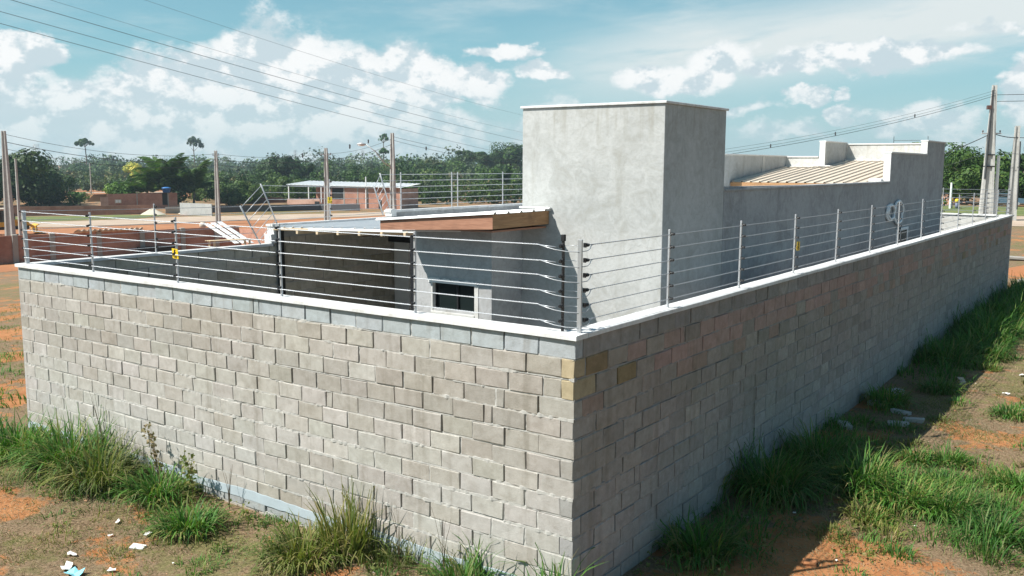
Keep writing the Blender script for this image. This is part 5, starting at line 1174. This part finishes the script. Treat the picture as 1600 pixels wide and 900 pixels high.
# ------------------------------------------------------------------ vehicles
M_YM = simple('yellow_machine_paint', (0.62, 0.36, 0.04), 0.5, 0, 0.15, 3); M_TYRE = simple('tyre_rubber', (0.015, 0.014, 0.014), 0.85)
def wheel(par, x, y, z, r_, w_, name='wheel'):
    prof = [(-w_/2, r_*0.55), (-w_/2, r_*0.92), (-w_*0.36, r_), (w_*0.36, r_), (w_/2, r_*0.92), (w_/2, r_*0.55)]
    mb = MB().tube([(0, a, 0) for a, b in prof], [b for a, b in prof], 20); o = part(name, mb, M_TYRE, par, loc=(x, y, z))
    part('rim', MB().tube([(0, -w_*0.52, 0), (0, w_*0.52, 0)], r_*0.5, 14), M_YM if r_ > .5 else M_ALU, o); return o
def loader():
    t = thing('backhoe_loader', (-101.5, 43.2, tz(-101, 43)), 'yellow backhoe loader parked behind the brick enclosure at the far left', 'backhoe', rz=1.32)
    part('chassis', MB().bbox(-2.4, 2.6, -0.4, 0.4, 0.55, 0.95, 0.04), M_BSTEEL, t)
    part('bonnet', MB().prism([(0.7, 0.95), (2.5, 0.95), (2.6, 1.25), (2.4, 1.55), (0.7, 1.75)], 1, -0.42, 0.42), M_YM, t)
    part('exhaust', MB().tube([(1.3, 0.2, 1.6), (1.3, 0.2, 2.3)], 0.05, 8), M_BSTEEL, t)
    for sx, sy in ((-1.1, -0.7), (-1.1, 0.7), (0.55, -0.7), (0.55, 0.7)): part('cab_pillar', MB().bbox(sx-0.05, sx+0.05, sy-0.05, sy+0.05, 1.0, 2.75, 0.01), M_BSTEEL, t)
    part('cab_base', MB().bbox(-1.2, 0.7, -0.75, 0.75, 0.9, 1.45, 0.04), M_YM, t); part('cab_glass', MB().box(-1.04, 0.49, -0.66, 0.66, 1.45, 2.7), M_GLASS, t)
    part('cab_roof', MB().bbox(-1.35, 0.85, -0.85, 0.85, 2.75, 2.95, 0.05), M_SHEETC, t)
    for sy in (-0.85, 0.85): wheel(t, -1.1, sy, 0.75, 0.75, 0.45); wheel(t, 1.95, sy, 0.55, 0.55, 0.34)
    for sy in (-0.55, 0.55): part('loader_arm', MB().prism([(0.6, 1.5), (2.0, 1.35), (3.2, 0.6), (3.25, 0.8), (2.0, 1.6), (0.6, 1.75)], 1, sy-0.07, sy+0.07), M_YM, t)
    part('bucket', MB().prism([(3.1, 0.15), (4.0, 0.1), (3.9, 0.25), (3.3, 0.35), (3.2, 0.95), (3.5, 1.05), (3.4, 1.12), (3.05, 0.95)], 1, -1.15, 1.15), M_YM, t)
    part('boom', MB().prism([(-2.4, 0.9), (-2.1, 0.9), (-2.5, 2.9), (-2.8, 3.0)], 1, -0.12, 0.12), M_YM, t); part('dipper', MB().prism([(-2.8, 3.1), (-2.6, 2.85), (-3.9, 1.3), (-4.1, 1.4)], 1, -0.1, 0.1), M_YM, t)
    part('digging_bucket', MB().prism([(-4.2, 1.4), (-3.8, 1.35), (-3.5, 0.8), (-3.9, 0.5), (-4.2, 0.9)], 1, -0.3, 0.3), M_BSTEEL, t)
loader()
ec = thing('excavator', (-104.5, 36.0, tz(-104, 36)), 'larger yellow digger partly cut off by the left picture edge', 'excavator', rz=1.2)
part('track', MB().prism([(-1.9, 0.2), (-1.6, 0), (1.6, 0), (1.9, 0.2), (1.9, 0.6), (1.6, 0.85), (-1.6, 0.85), (-1.9, 0.6)], 1, -1.4, -0.85), M_BSTEEL, ec); part('track', MB().prism([(-1.9, 0.2), (-1.6, 0), (1.6, 0), (1.9, 0.2), (1.9, 0.6), (1.6, 0.85), (-1.6, 0.85), (-1.9, 0.6)], 1, 0.85, 1.4), M_BSTEEL, ec)
part('turret', MB().bbox(-2.2, 1.6, -1.25, 1.25, 1.0, 2.2, 0.12), M_YM, ec); part('cab', MB().bbox(0.2, 1.7, 0.2, 1.2, 2.0, 3.4, 0.1), M_GLASS, ec); part('cab_roof', MB().bbox(0.1, 1.8, 0.1, 1.3, 3.4, 3.55, 0.04), M_SHEETC, ec)
part('counterweight', MB().bbox(-2.9, -2.2, -1.2, 1.2, 1.1, 2.5, 0.15), M_YM, ec); part('boom', MB().prism([(1.2, 1.6), (1.6, 1.5), (3.4, 3.2), (5.0, 2.7), (5.0, 3.0), (3.3, 3.7)], 1, -0.5, -0.1), M_YM, ec); part('dipper', MB().prism([(4.8, 3.0), (5.1, 2.8), (4.7, 0.9), (4.4, 1.0)], 1, -0.45, -0.15), M_YM, ec)
def car(x, y, rz, label):
    t = thing('parked_car', (x, y, tz(x, y)), label, 'car', rz=rz); M_C = simple('steel_blue_car_paint', (0.10, 0.17, 0.24), 0.25, 0.2, 0.03)
    prof = [(-2.0, 0.35), (2.0, 0.35), (2.05, 0.7), (1.9, 0.88), (1.0, 0.98), (0.45, 1.42), (-1.3, 1.46), (-1.95, 1.02), (-2.05, 0.7)]
    part('body', MB().prism(prof, 1, -0.82, 0.82), M_C, t)
    gl = [(0.85, 1.0), (0.40, 1.36), (-1.22, 1.40), (-1.7, 1.04)]
    part('side_window', MB().prism(gl, 1, -0.832, -0.822), M_GLASS, t); part('side_window', MB().prism(gl, 1, 0.822, 0.832), M_GLASS, t)
    part('windscreen', MB().add([(1.02, -0.7, 1.0), (1.02, 0.7, 1.0), (0.49, 0.66, 1.42), (0.49, -0.66, 1.42)], [(0, 1, 2, 3)]), M_GLASS, t)
    for sx in (-1.25, 1.3):
        for sy in (-0.78, 0.78): wheel(t, sx, sy, 0.32, 0.32, 0.22)
    for sy in (-0.6, 0.6): part('headlight', MB().bbox(1.98, 2.06, sy-0.16, sy+0.16, 0.62, 0.78, 0.02), M_SHEET, t)
car(-11.4, 108.5, 0.3, 'blue-grey car parked in the shade under the trees behind the right poles')
# ------------------------------------------------------------------ grass
def blades(cx, cy, n, R_, h, seed, lean=0.75, wd=0.007, base_r=None, dry=0.0, droop=1.0):
    """a fan of curved blades springing from a clump; returns V, F (tri-quads as quads)"""
    r = np.random.default_rng(seed); a = r.random(n)*2*np.pi; q = np.sqrt(r.random(n))*(base_r if base_r else R_*0.35)
    bx = cx+np.cos(a)*q; by = cy+np.sin(a)*q; bz = terr(bx, by)-0.01
    a2 = a+r.normal(size=n)*0.7; L = h*(0.45+0.75*r.random(n)); ln = np.clip(lean*(0.25+0.9*r.random(n))*(0.4+q/(R_*0.35+1e-6)*0.6), 0.05, 1.5)
    w0 = wd*(0.7+0.6*r.random(n)); k = 5; V = np.zeros((n, k, 2, 3)); px = np.zeros(n); pz = np.zeros(n)
    side = np.stack([-np.sin(a2), np.cos(a2)], 1)
    for j in range(k):
        t = j/(k-1); ang = np.pi/2-ln*(0.35+1.5*t*droop)*t**0.6
        if j: px = px+np.cos(ang)*L/(k-1); pz = pz+np.sin(ang)*L/(k-1)
        w_ = w0*(1-t)**0.6*(1 if j < k-1 else 0.08)+0.0006
        for s, sg in enumerate((-1, 1)):
            V[:, j, s, 0] = bx+np.cos(a2)*px+side[:, 0]*w_*sg; V[:, j, s, 1] = by+np.sin(a2)*px+side[:, 1]*w_*sg; V[:, j, s, 2] = bz+np.maximum(pz, 0.005)
    # keep blades outside the walls
    idx = np.arange(n)[:, None]*2*k; F = np.concatenate([idx+np.array([[2*j, 2*j+1, 2*j+3, 2*j+2]]) for j in range(k-1)], 0)
    Vf = V.reshape(-1, 3)
    ins = (Vf[:, 0] < 0.012) & (Vf[:, 0] > -10.12) & (Vf[:, 1] > -0.012)
    m1 = ins & (Vf[:, 0] > -0.9) & (Vf[:, 1] > 0.3+0*Vf[:, 0]); m1 = m1 | (ins & (cx > 0))
    Vf[m1, 0] = 0.012+0.02*r.random(m1.sum()); m2 = ins & ~m1; Vf[m2, 1] = -0.012-0.02*r.random(m2.sum())
    return Vf, F
class Acc:
    def __init__(s): s.V = []; s.F = []; s.n = 0
    def add(s, VF): V, F = VF; s.V.append(V); s.F.append(F+s.n); s.n += len(V)
    def obj(s, name, m, parent=None): return link(name, fast_mesh(name, np.concatenate(s.V), np.concatenate(s.F), m), parent)
# prominent clumps, each one a plant of its own: x, y, radius, height, blades, kind, label
CL = [(-7.9, -0.55, 0.75, 0.80, 900, 'g', 'largest tall grass clump against the left part of the sunlit wall'),
      (-7.0, -0.62, 0.65, 0.72, 700, 'y', 'tall yellowish grass clump right of the largest clump by the sunlit wall'),
      (-9.2, -0.65, 0.8, 0.62, 700, 'g', 'grass clump at the left end of the sunlit wall, at the picture edge'),
      (-5.95, -0.45, 0.5, 0.55, 520, 'g', 'medium grass clump before the exposed blue footing of the sunlit wall'),
      (-4.75, -0.85, 0.48, 0.42, 520, 'g', 'round bright grass clump beside the white scraps in the foreground'),
      (-3.05, -0.62, 0.55, 0.50, 620, 'y', 'ragged grass clump below the middle of the sunlit wall'),
      (-2.72, -0.28, 0.40, 0.75, 300, 'r', 'grey-green reedy clump leaning on the sunlit wall near its middle'),
      (-1.10, -0.28, 0.40, 0.62, 260, 'g', 'thin tall grass tuft left of the near corner of the wall'),
      (-0.12, -0.22, 0.30, 0.75, 200, 'g', 'tall thin grass tuft exactly at the near wall corner'),
      (0.42, 1.95, 0.5, 0.55, 480, 'g', 'shaded grass clump nearest the corner along the side wall'),
      (0.40, 4.15, 0.6, 0.85, 900, 'g', 'tall dark grass clump in the wall shade, its tips against the blocks'),
      (0.55, 5.7, 0.7, 0.70, 900, 'g', 'broad shaded grass clump just beyond the tall dark one by the side wall'),
      (1.30, 5.00, 0.6, 0.66, 900, 'b', 'bright green clump at the edge of the wall shadow'),
      (1.85, 4.75, 0.6, 0.52, 800, 'b', 'bright sunlit grass clump right of the shadow edge'),
      (2.35, 4.75, 0.55, 0.46, 650, 'b', 'sunlit grass clump in the middle of the right foreground'),
      (2.95, 4.35, 0.5, 0.42, 600, 'b', 'sunlit grass clump near the lower right corner of the photo'),
      (1.62, 4.05, 0.35, 0.26, 300, 'y', 'small yellowing tuft below the bright clump at the shadow edge'),
      (1.62, 6.6, 0.35, 0.32, 320, 'b', 'small bright tuft right at the shadow edge behind the large clumps'),
      (2.05, 6.9, 0.35, 0.28, 320, 'b', 'low spreading tuft right of the shadow edge in the mid distance'),
      (2.95, 6.3, 0.45, 0.38, 480, 'b', 'low green clump at the right picture edge, mid foreground'),
      (2.35, 10.2, 0.45, 0.32, 420, 'b', 'green clump on the dry ground near the green scrap at the right edge'),
      (0.45, 9.8, 0.45, 0.50, 500, 'g', 'dark clump by the side wall beside the grey rubble pieces'),
      (1.0, 11.4, 0.5, 0.40, 450, 'g', 'flat dark clump in the shade beyond the rubble pieces'),
      (0.55, 14.3, 0.8, 0.70, 800, 'g', 'dark grass mass beside the side wall, halfway along'),
      (1.25, 15.4, 0.5, 0.55, 500, 'b', 'half-lit clump poking out of the wall shadow, halfway along')]
MM = {'g': M_GRASS, 'b': M_GRASS, 'y': M_GRASSY, 'r': M_GRASSY}
for i, (x, y, R_, h, n, kd, l) in enumerate(CL):
    t = thing('grass_clump', (x, y, 0), l, 'grass clump', 'grass clumps along the walls')
    V, F = blades(x, y, int(n*0.55), R_, h*(0.88 if x > 0.2 else 0.98), 500+i, 1.35 if kd != 'r' else 0.45, 0.0105 if kd != 'r' else 0.011, R_*0.62)
    V = V-np.array([x, y, 0]); link('blades', fast_mesh('blades', V, F, MM[kd]), t)
    V, F = blades(x+0.03, y, n//5, R_*1.15, h*0.9, 700+i, 1.45, 0.009, R_*0.8); V = V-np.array([x, y, 0]); link('pale_blades', fast_mesh('pale_blades', V, F, M_GRASSY), t)
    V, F = blades(x, y, n//4, R_*1.1, h*0.45, 800+i, 1.3, 0.006, R_*0.7); V = V-np.array([x, y, 0]); link('dead_blades', fast_mesh('dead_blades', V, F, M_STRAW), t)
# wall-foot grass further along the side wall and general ground cover
acc = Acc(); accy = Acc(); accs = Acc(); r = random.Random(3)
for i in range(46):
    y = 16+i*0.28+r.uniform(-.2, .2); x = 0.15+r.random()*1.0
    acc.add(blades(x, y, 130, 0.5, 0.75*r.uniform(.7, 1.15), 1000+i, 1.25, 0.014, 0.4))
for i in range(60):
    y = r.uniform(12.5, 27); x = r.uniform(0.15, 1.3); acc.add(blades(x, y, 70, 0.4, r.uniform(.25, .5), 1100+i, 0.9, 0.010, 0.4))
for i in range(40):
    y = r.uniform(1.2, 9.5); x = r.uniform(0.1, 1.1); acc.add(blades(x, y, 60, 0.3, r.uniform(.15, .35), 1200+i, 1.0, 0.006, 0.3))
for i in range(90):      # small tufts on the sunlit ground to the right
    x = r.uniform(1.3, 5.0); y = r.uniform(2.0, 26); d = math.hypot(x-3, y-5)
    (acc if r.random() < .55 else accy).add(blades(x, y, int(r.uniform(40, 130)), 0.3, r.uniform(.10, .26), 1300+i, 1.1, 0.006+0.0003*y, 0.22))
for i in range(34):      # around the big right clumps
    x = 2.2+r.gauss(0, .7); y = 4.9+r.gauss(0, .8)
    if x > 1.0: acc.add(blades(x, y, 90, 0.3, r.uniform(.18, .40), 1400+i, 1.0, 0.0055, 0.25))
for i in range(150):     # front strip and the foreground left
    x = r.uniform(-12.5, 0.2); y = -abs(r.gauss(0.15, 0.8))-0.08
    if -5.6 < x < -4.9 and y > -0.5: continue
    (acc if r.random() < .4 else accy).add(blades(x, y, int(r.uniform(20, 90)), 0.25, r.uniform(.07, .22), 1500+i, 1.1, 0.005, 0.22))
for i in range(26):      # along the foot of the sunlit wall
    x = -r.uniform(0.1, 3.4); accy.add(blades(x, -0.12-r.random()*.15, 30, 0.2, r.uniform(.18, .42), 1700+i, 0.6, 0.0045, 0.16))
for i in range(60):      # beyond the left end of the wall
    x = r.uniform(-24, -10.5); y = r.uniform(-1.5, 9); acc.add(blades(x, y, 60, 0.4, r.uniform(.10, .3), 1800+i, 1.0, 0.010, 0.5))
# short even cover and flat straw by density noise
def cover(n, x0, x1, y0, y1, h, wd, seed, m_acc, thr, s=0, lean=1.2):
    q = np.random.default_rng(seed); X_ = q.uniform(x0, x1, n*3); Y_ = q.uniform(y0, y1, n*3)
    keep = (fbm(X_*0.8, Y_*0.8, 3, s)+0.25*(fbm(X_*4, Y_*4, 2, s+4)-0.4) > thr) & ~((X_ < 0.03) & (X_ > -10.15) & (Y_ > -0.03))
    X_ = X_[keep][:n]; Y_ = Y_[keep][:n]; n = len(X_)
    a = q.random(n)*6.283; L = h*(0.4+q.random(n)); el2 = np.clip(q.normal(lean, 0.35, n), 0.05, 1.45); z = terr(X_, Y_)
    V = np.zeros((n, 4, 3)); dxx, dyy = np.cos(a), np.sin(a); hz2 = np.cos(el2)*L; hr = np.sin(el2)*L; w_ = wd*(0.6+0.8*q.random(n))
    V[:, 0] = np.stack([X_-dyy*w_, Y_+dxx*w_, z], 1); V[:, 1] = np.stack([X_+dyy*w_, Y_-dxx*w_, z], 1)
    V[:, 2] = np.stack([X_+dxx*hr*.6+dyy*w_*.7, Y_+dyy*hr*.6-dxx*w_*.7, z+hz2*.75+0.004], 1); V[:, 3] = np.stack([X_+dxx*hr, Y_+dyy*hr, z+hz2+0.004], 1)
    bad = (V[:, :, 0] < 0.01) & (V[:, :, 0] > -10.15) & (V[:, :, 1] > -0.01); ok = ~bad.any(1)
    V = V[ok]; n = len(V); m_acc.add((V.reshape(-1, 3), np.arange(4*n).reshape(n, 4)))
cover(26000, -13, 0.6, -3.4, -0.02, 0.05, 0.0028, 1, accs, 0.30, 1, 1.4); cover(12000, -13, 0.6, -3.4, -0.02, 0.05, 0.0028, 2, accy, 0.46, 2, 1.0)
cover(34000, 0.05, 4.6, 0.8, 13, 0.055, 0.003, 3, accs, 0.30, 3, 1.4); cover(16000, 0.9, 4.6, 0.8, 14, 0.05, 0.003, 4, accy, 0.46, 6, 1.0)
cover(14000, 0.9, 8, 13, 40, 0.09, 0.007, 5, accy, 0.40, 6, 1.0); cover(9000, 0.9, 8, 13, 36, 0.09, 0.006, 6, accs, 0.38, 3, 1.3)
cover(9000, -30, -10.3, -2, 16, 0.08, 0.007, 7, accy, 0.46, 2, 1.0)
o = acc.obj('ground_grass', M_GRASS); tag(o, 'green grass growing loosely over the clay around the walls', kind='stuff')
o = accy.obj('ground_grass', M_GRASSY); tag(o, 'yellowing grass tufts over the clay around the walls', kind='stuff')
o = accs.obj('dry_straw', M_STRAW); tag(o, 'dry straw and dead stems lying on the ground', kind='stuff')
# clods, pebbles and broad-leaved weeds
q = np.random.default_rng(77); n = 5200
X_ = np.concatenate([q.uniform(-13, 0.5, n//2), q.uniform(0.1, 5.2, n//2)]); Y_ = np.concatenate([-np.abs(q.normal(0, 1.5, n//2))-0.06, q.uniform(0.6, 18, n//2)])
k_ = ~((X_ < 0.04) & (X_ > -10.16) & (Y_ > -0.05)); X_ = X_[k_]; Y_ = Y_[k_]; n = len(X_); sz = 0.004+0.012*q.random(n)**3+0.02*(q.random(n) > 0.985)
oct_ = np.array([(1, 0, 0), (-1, 0, 0), (0, 1, 0), (0, -1, 0), (0, 0, .7), (0, 0, -.7)], float); of = np.array([(0, 2, 4), (2, 1, 4), (1, 3, 4), (3, 0, 4), (2, 0, 5), (1, 2, 5), (3, 1, 5), (0, 3, 5)])
V = oct_[None]*sz[:, None, None]*(0.6+0.8*q.random((n, 6, 1)))+np.stack([X_, Y_, terr(X_, Y_)+sz*0.3], 1)[:, None]
F = (np.arange(n)[:, None, None]*6+of[None]).reshape(-1, 3); pc = np.array([(0.30, 0.15, 0.08), (0.22, 0.14, 0.09), (0.38, 0.34, 0.29), (0.42, 0.24, 0.14), (0.12, 0.08, 0.05)])[q.choice(5, n, p=[.35, .3, .08, .2, .07])]
def clod_m(t, bs, out): setin(t, bs, 'Base Color', t.add('ShaderNodeAttribute', attribute_name='col').outputs['Color']); setin(t, bs, 'Roughness', 0.95)
o = link('pebbles', fast_mesh('pebbles', V.reshape(-1, 3), F, mat('clods', clod_m), np.repeat(pc, 6, 0))); tag(o, 'small clods and pebbles scattered on the soil', kind='stuff')
P = []
for i in range(260):
    if i % 2: x, y = -q.uniform(0.3, 10), -0.1-abs(q.normal(0, .45))
    else: x, y = 0.12+abs(q.normal(0, 1.1)), q.uniform(1.0, 12)
    m_ = int(q.integers(8, 26)); hh = q.uniform(0.03, 0.16)
    P.append(np.stack([x+q.normal(0, .06, m_), y+q.normal(0, .05, m_), tz(x, y)+q.random(m_)*hh+0.01], 1))
P = np.concatenate(P); ok = ~((P[:, 0] < 0.04) & (P[:, 0] > -10.16) & (P[:, 1] > -0.04)); V, F = leaves(P[ok], 0.034, 0.6, 78, 1.2)
o = link('low_weeds', fast_mesh('low_weeds', V, F, M_GRASSY)); tag(o, 'low broad-leaved weeds between the grass clumps', kind='stuff')
# tall weeds against the sunlit wall
def weed(x, y, h, label, seed, leafy=True, m=M_GRASSY):
    t = thing('weed', (x, y, tz(x, y)), label, 'weed'); r = random.Random(seed); mb = MB(); lf = []
    for k in range(5):
        a = r.uniform(0, 6.28); pts = [(0, 0, 0)]
        for i in range(1, 6): q = i/5; pts.append((math.cos(a)*h*.16*q*q+r.uniform(-.01, .01), -abs(math.sin(a))*h*.16*q*q, h*q*r.uniform(.85, 1)))
        mb.tube(pts, [0.005*(1-.7*i/5) for i in range(6)], 4); lf += [Vector(p) for p in pts[2:]]*6
    part('stem', mb, simple('brown_stem', (0.16, 0.11, 0.06), .9), t)
    if leafy:
        P = np.array([[p.x+r.gauss(0, .035), p.y+r.gauss(0, .03), p.z+r.gauss(0, .03)] for p in lf]); V, F = leaves(P, 0.045, .5, seed, .3); link('leaves', fast_mesh('leaves', V, F, m), t)
weed(-5.55, -0.22, 0.62, 'leafy weed left of the dead stalk by the blue footing', 1); weed(-4.95, -0.12, 0.60, 'thin dead stalk casting a shadow on the sunlit wall', 2, False)
weed(-6.35, -0.18, 0.85, 'tall reddish weed beside the large grass clump', 3, m=M_STRAW); weed(-2.05, -0.16, 0.70, 'thin brown seed stalks in front of the sunlit wall', 4, False); weed(-1.45, -0.14, 0.80, 'tall seed stalk left of the near corner', 5, False)
weed(-7.6, -0.2, 1.1, 'dry bending stalk rising above the largest clump', 6, False)
# ------------------------------------------------------------------ litter
M_PAPER = simple('white_scrap', (0.80, 0.79, 0.76), 0.7, 0, .06, 20); M_BLUE = simple('pale_blue_plastic', (0.28, 0.68, 0.80), 0.45, 0, .08, 12); M_RUB = simple('grey_rubble', (0.40, 0.38, 0.36), 0.9, 0, .2, 12, 0.003)
def scrap(x, y, s, label, m, seed, name='scrap', asp=1.6, lift=0.02, cat='litter'):
    r = random.Random(seed); n = 9; mb = MB(); vs = [(0, 0, lift+0.015*s*5)]
    for i in range(n):
        a = 2*math.pi*i/n; q = 0.72*s*r.uniform(0.5, 1.1); vs.append((math.cos(a)*q*asp, math.sin(a)*q, lift+r.uniform(0, s*0.35)))
    k = len(vs); vs += [(a, b, c-0.004) for a, b, c in vs]
    fs = [(0, 1+i, 1+(i+1) % n) for i in range(n)]+[(k, k+1+(i+1) % n, k+1+i) for i in range(n)]+[(1+i, k+1+i, k+1+(i+1) % n, 1+(i+1) % n) for i in range(n)]
    o = part(name, mb.add(vs, fs), m, loc=(x, y, tz(x, y)), rot=(0, 0, r.uniform(0, 6))); tag(o, label, cat); return o
def chunk(x, y, a, b, c, label, m, seed, rz=0.0, name='rubble_piece', group='grey rubble pieces'):
    r = random.Random(seed); o = part(name, MB().bbox(-a, a, -b, b, -0.02, c, min(a, b, c)*0.2, min(a, b, c)*0.18, rr=r), m, loc=(x, y, tz(x, y)), rot=(r.uniform(-.1, .1), r.uniform(-.1, .1), rz)); tag(o, label, 'rubble', group)
scrap(-4.70, -2.27, 0.17, 'crumpled pale blue and white plastic bag at the bottom left edge', M_BLUE, 1, 'plastic_bag', 1.3); scrap(-4.92, -2.22, 0.09, 'torn white piece of the plastic bag, on its left side', M_PAPER, 2, 'plastic_scrap')
scrap(-5.24, -2.0, 0.055, 'thin white strip left of the blue plastic bag', M_PAPER, 3, 'paper_strip', 2.2); scrap(-5.35, -1.47, 0.035, 'small white scrap on the bare soil, left of the broken slab', M_PAPER, 4)
chunk(-4.82, -1.46, 0.085, 0.05, 0.03, 'flat pale broken slab left of the round grass clump', M_PAPER, 5, 0.5, 'slab_fragment', 'pale slab fragments'); scrap(-5.02, -1.2, 0.06, 'white papers half under the round grass clump', M_PAPER, 6)
scrap(-4.43, -2.0, 0.06, 'torn white paper right of the blue bag', M_PAPER, 7, 'paper_scrap'); scrap(-5.68, -1.17, 0.045, 'narrow white scrap farthest from the camera on the left soil', M_PAPER, 8, 'paper_scrap', 2.4); scrap(-4.1, -1.5, 0.02, 'tiny white pebble-like scrap below the round clump', M_PAPER, 9)
scrap(0.88, 3.67, 0.03, 'small white lid lying in the wall shade', M_PAPER, 10, 'lid', 1.2)
for i, (x, y, l) in enumerate(((0.78, 9.38, 'farthest of the three grey block pieces in the wall shade'), (1.08, 8.95, 'middle of the three grey block pieces in the wall shade'), (0.92, 8.6, 'nearest of the three grey block pieces in the wall shade'))): chunk(x, y, 0.16, 0.07, 0.06, l, M_RUB, 20+i, 0.3*i-0.2)
chunk(1.19, 12.44, 0.17, 0.06, 0.07, 'pinkish broken piece right on the shadow edge', simple('pinkish_fragment', (0.5, 0.38, 0.32), .9), 25, 1.9); chunk(1.0, 11.5, 0.16, 0.1, 0.06, 'brown flat piece in the shade near the shadow edge', simple('brown_fragment', (0.26, 0.18, 0.13), .9), 26, .4)
for i, (x, y, l) in enumerate(((-0.0+0.3, 9.7, 'grey lump against the foot of the side wall'), (0.35, 10.8, 'pale flat lump by the side wall foot beyond the dark clump'), (0.25, 7.9, 'small mortar lumps by the side wall foot'))): chunk(x, y, 0.14, 0.1, 0.08, l, M_RUB, 30+i, i)
scrap(2.05, 11.9, 0.07, 'white plastic scrap among grass near the right edge', M_PAPER, 33); scrap(1.55, 15.3, 0.05, 'white scrap beyond the shadow edge, farther along', M_PAPER, 34); scrap(2.1, 13.8, 0.09, 'larger pale scrap at the right edge, far along the wall', M_PAPER, 35)
scrap(2.5, 10.75, 0.06, 'green plastic scrap in the grass at the right edge', simple('green_plastic', (0.03, 0.30, 0.18), .5), 36); scrap(1.70, 2.6, 0.02, 'tiny white scrap on the orange clay at the bottom right', M_PAPER, 37); scrap(2.15, 4.15, 0.025, 'white scrap in front of the bright clumps', M_PAPER, 38)
chunk(1.5, 2.35, 0.07, 0.06, 0.05, 'reddish clod on the clay at the bottom edge', M_CLAY, 39, .3, 'clay_clod', 'clay clods')
# ------------------------------------------------------------------ air
def haze_mat():
    m = bpy.data.materials.new('haze_air'); m.use_nodes = True; t = NT(m.node_tree); out = t.add('ShaderNodeOutputMaterial')
    v = t.add('ShaderNodeVolumePrincipled', inp={'Color': (0.66, 0.83, 0.95, 1), 'Density': 0.00026, 'Anisotropy': 0.2}); t.l.new(v.outputs[0], out.inputs['Volume']); return m
HAZE = True
if HAZE:
    h_ = part('haze', MB().box(-1050, 500, -60, 1150, -6.5, 34), haze_mat()); tag(h_, kind='stuff')
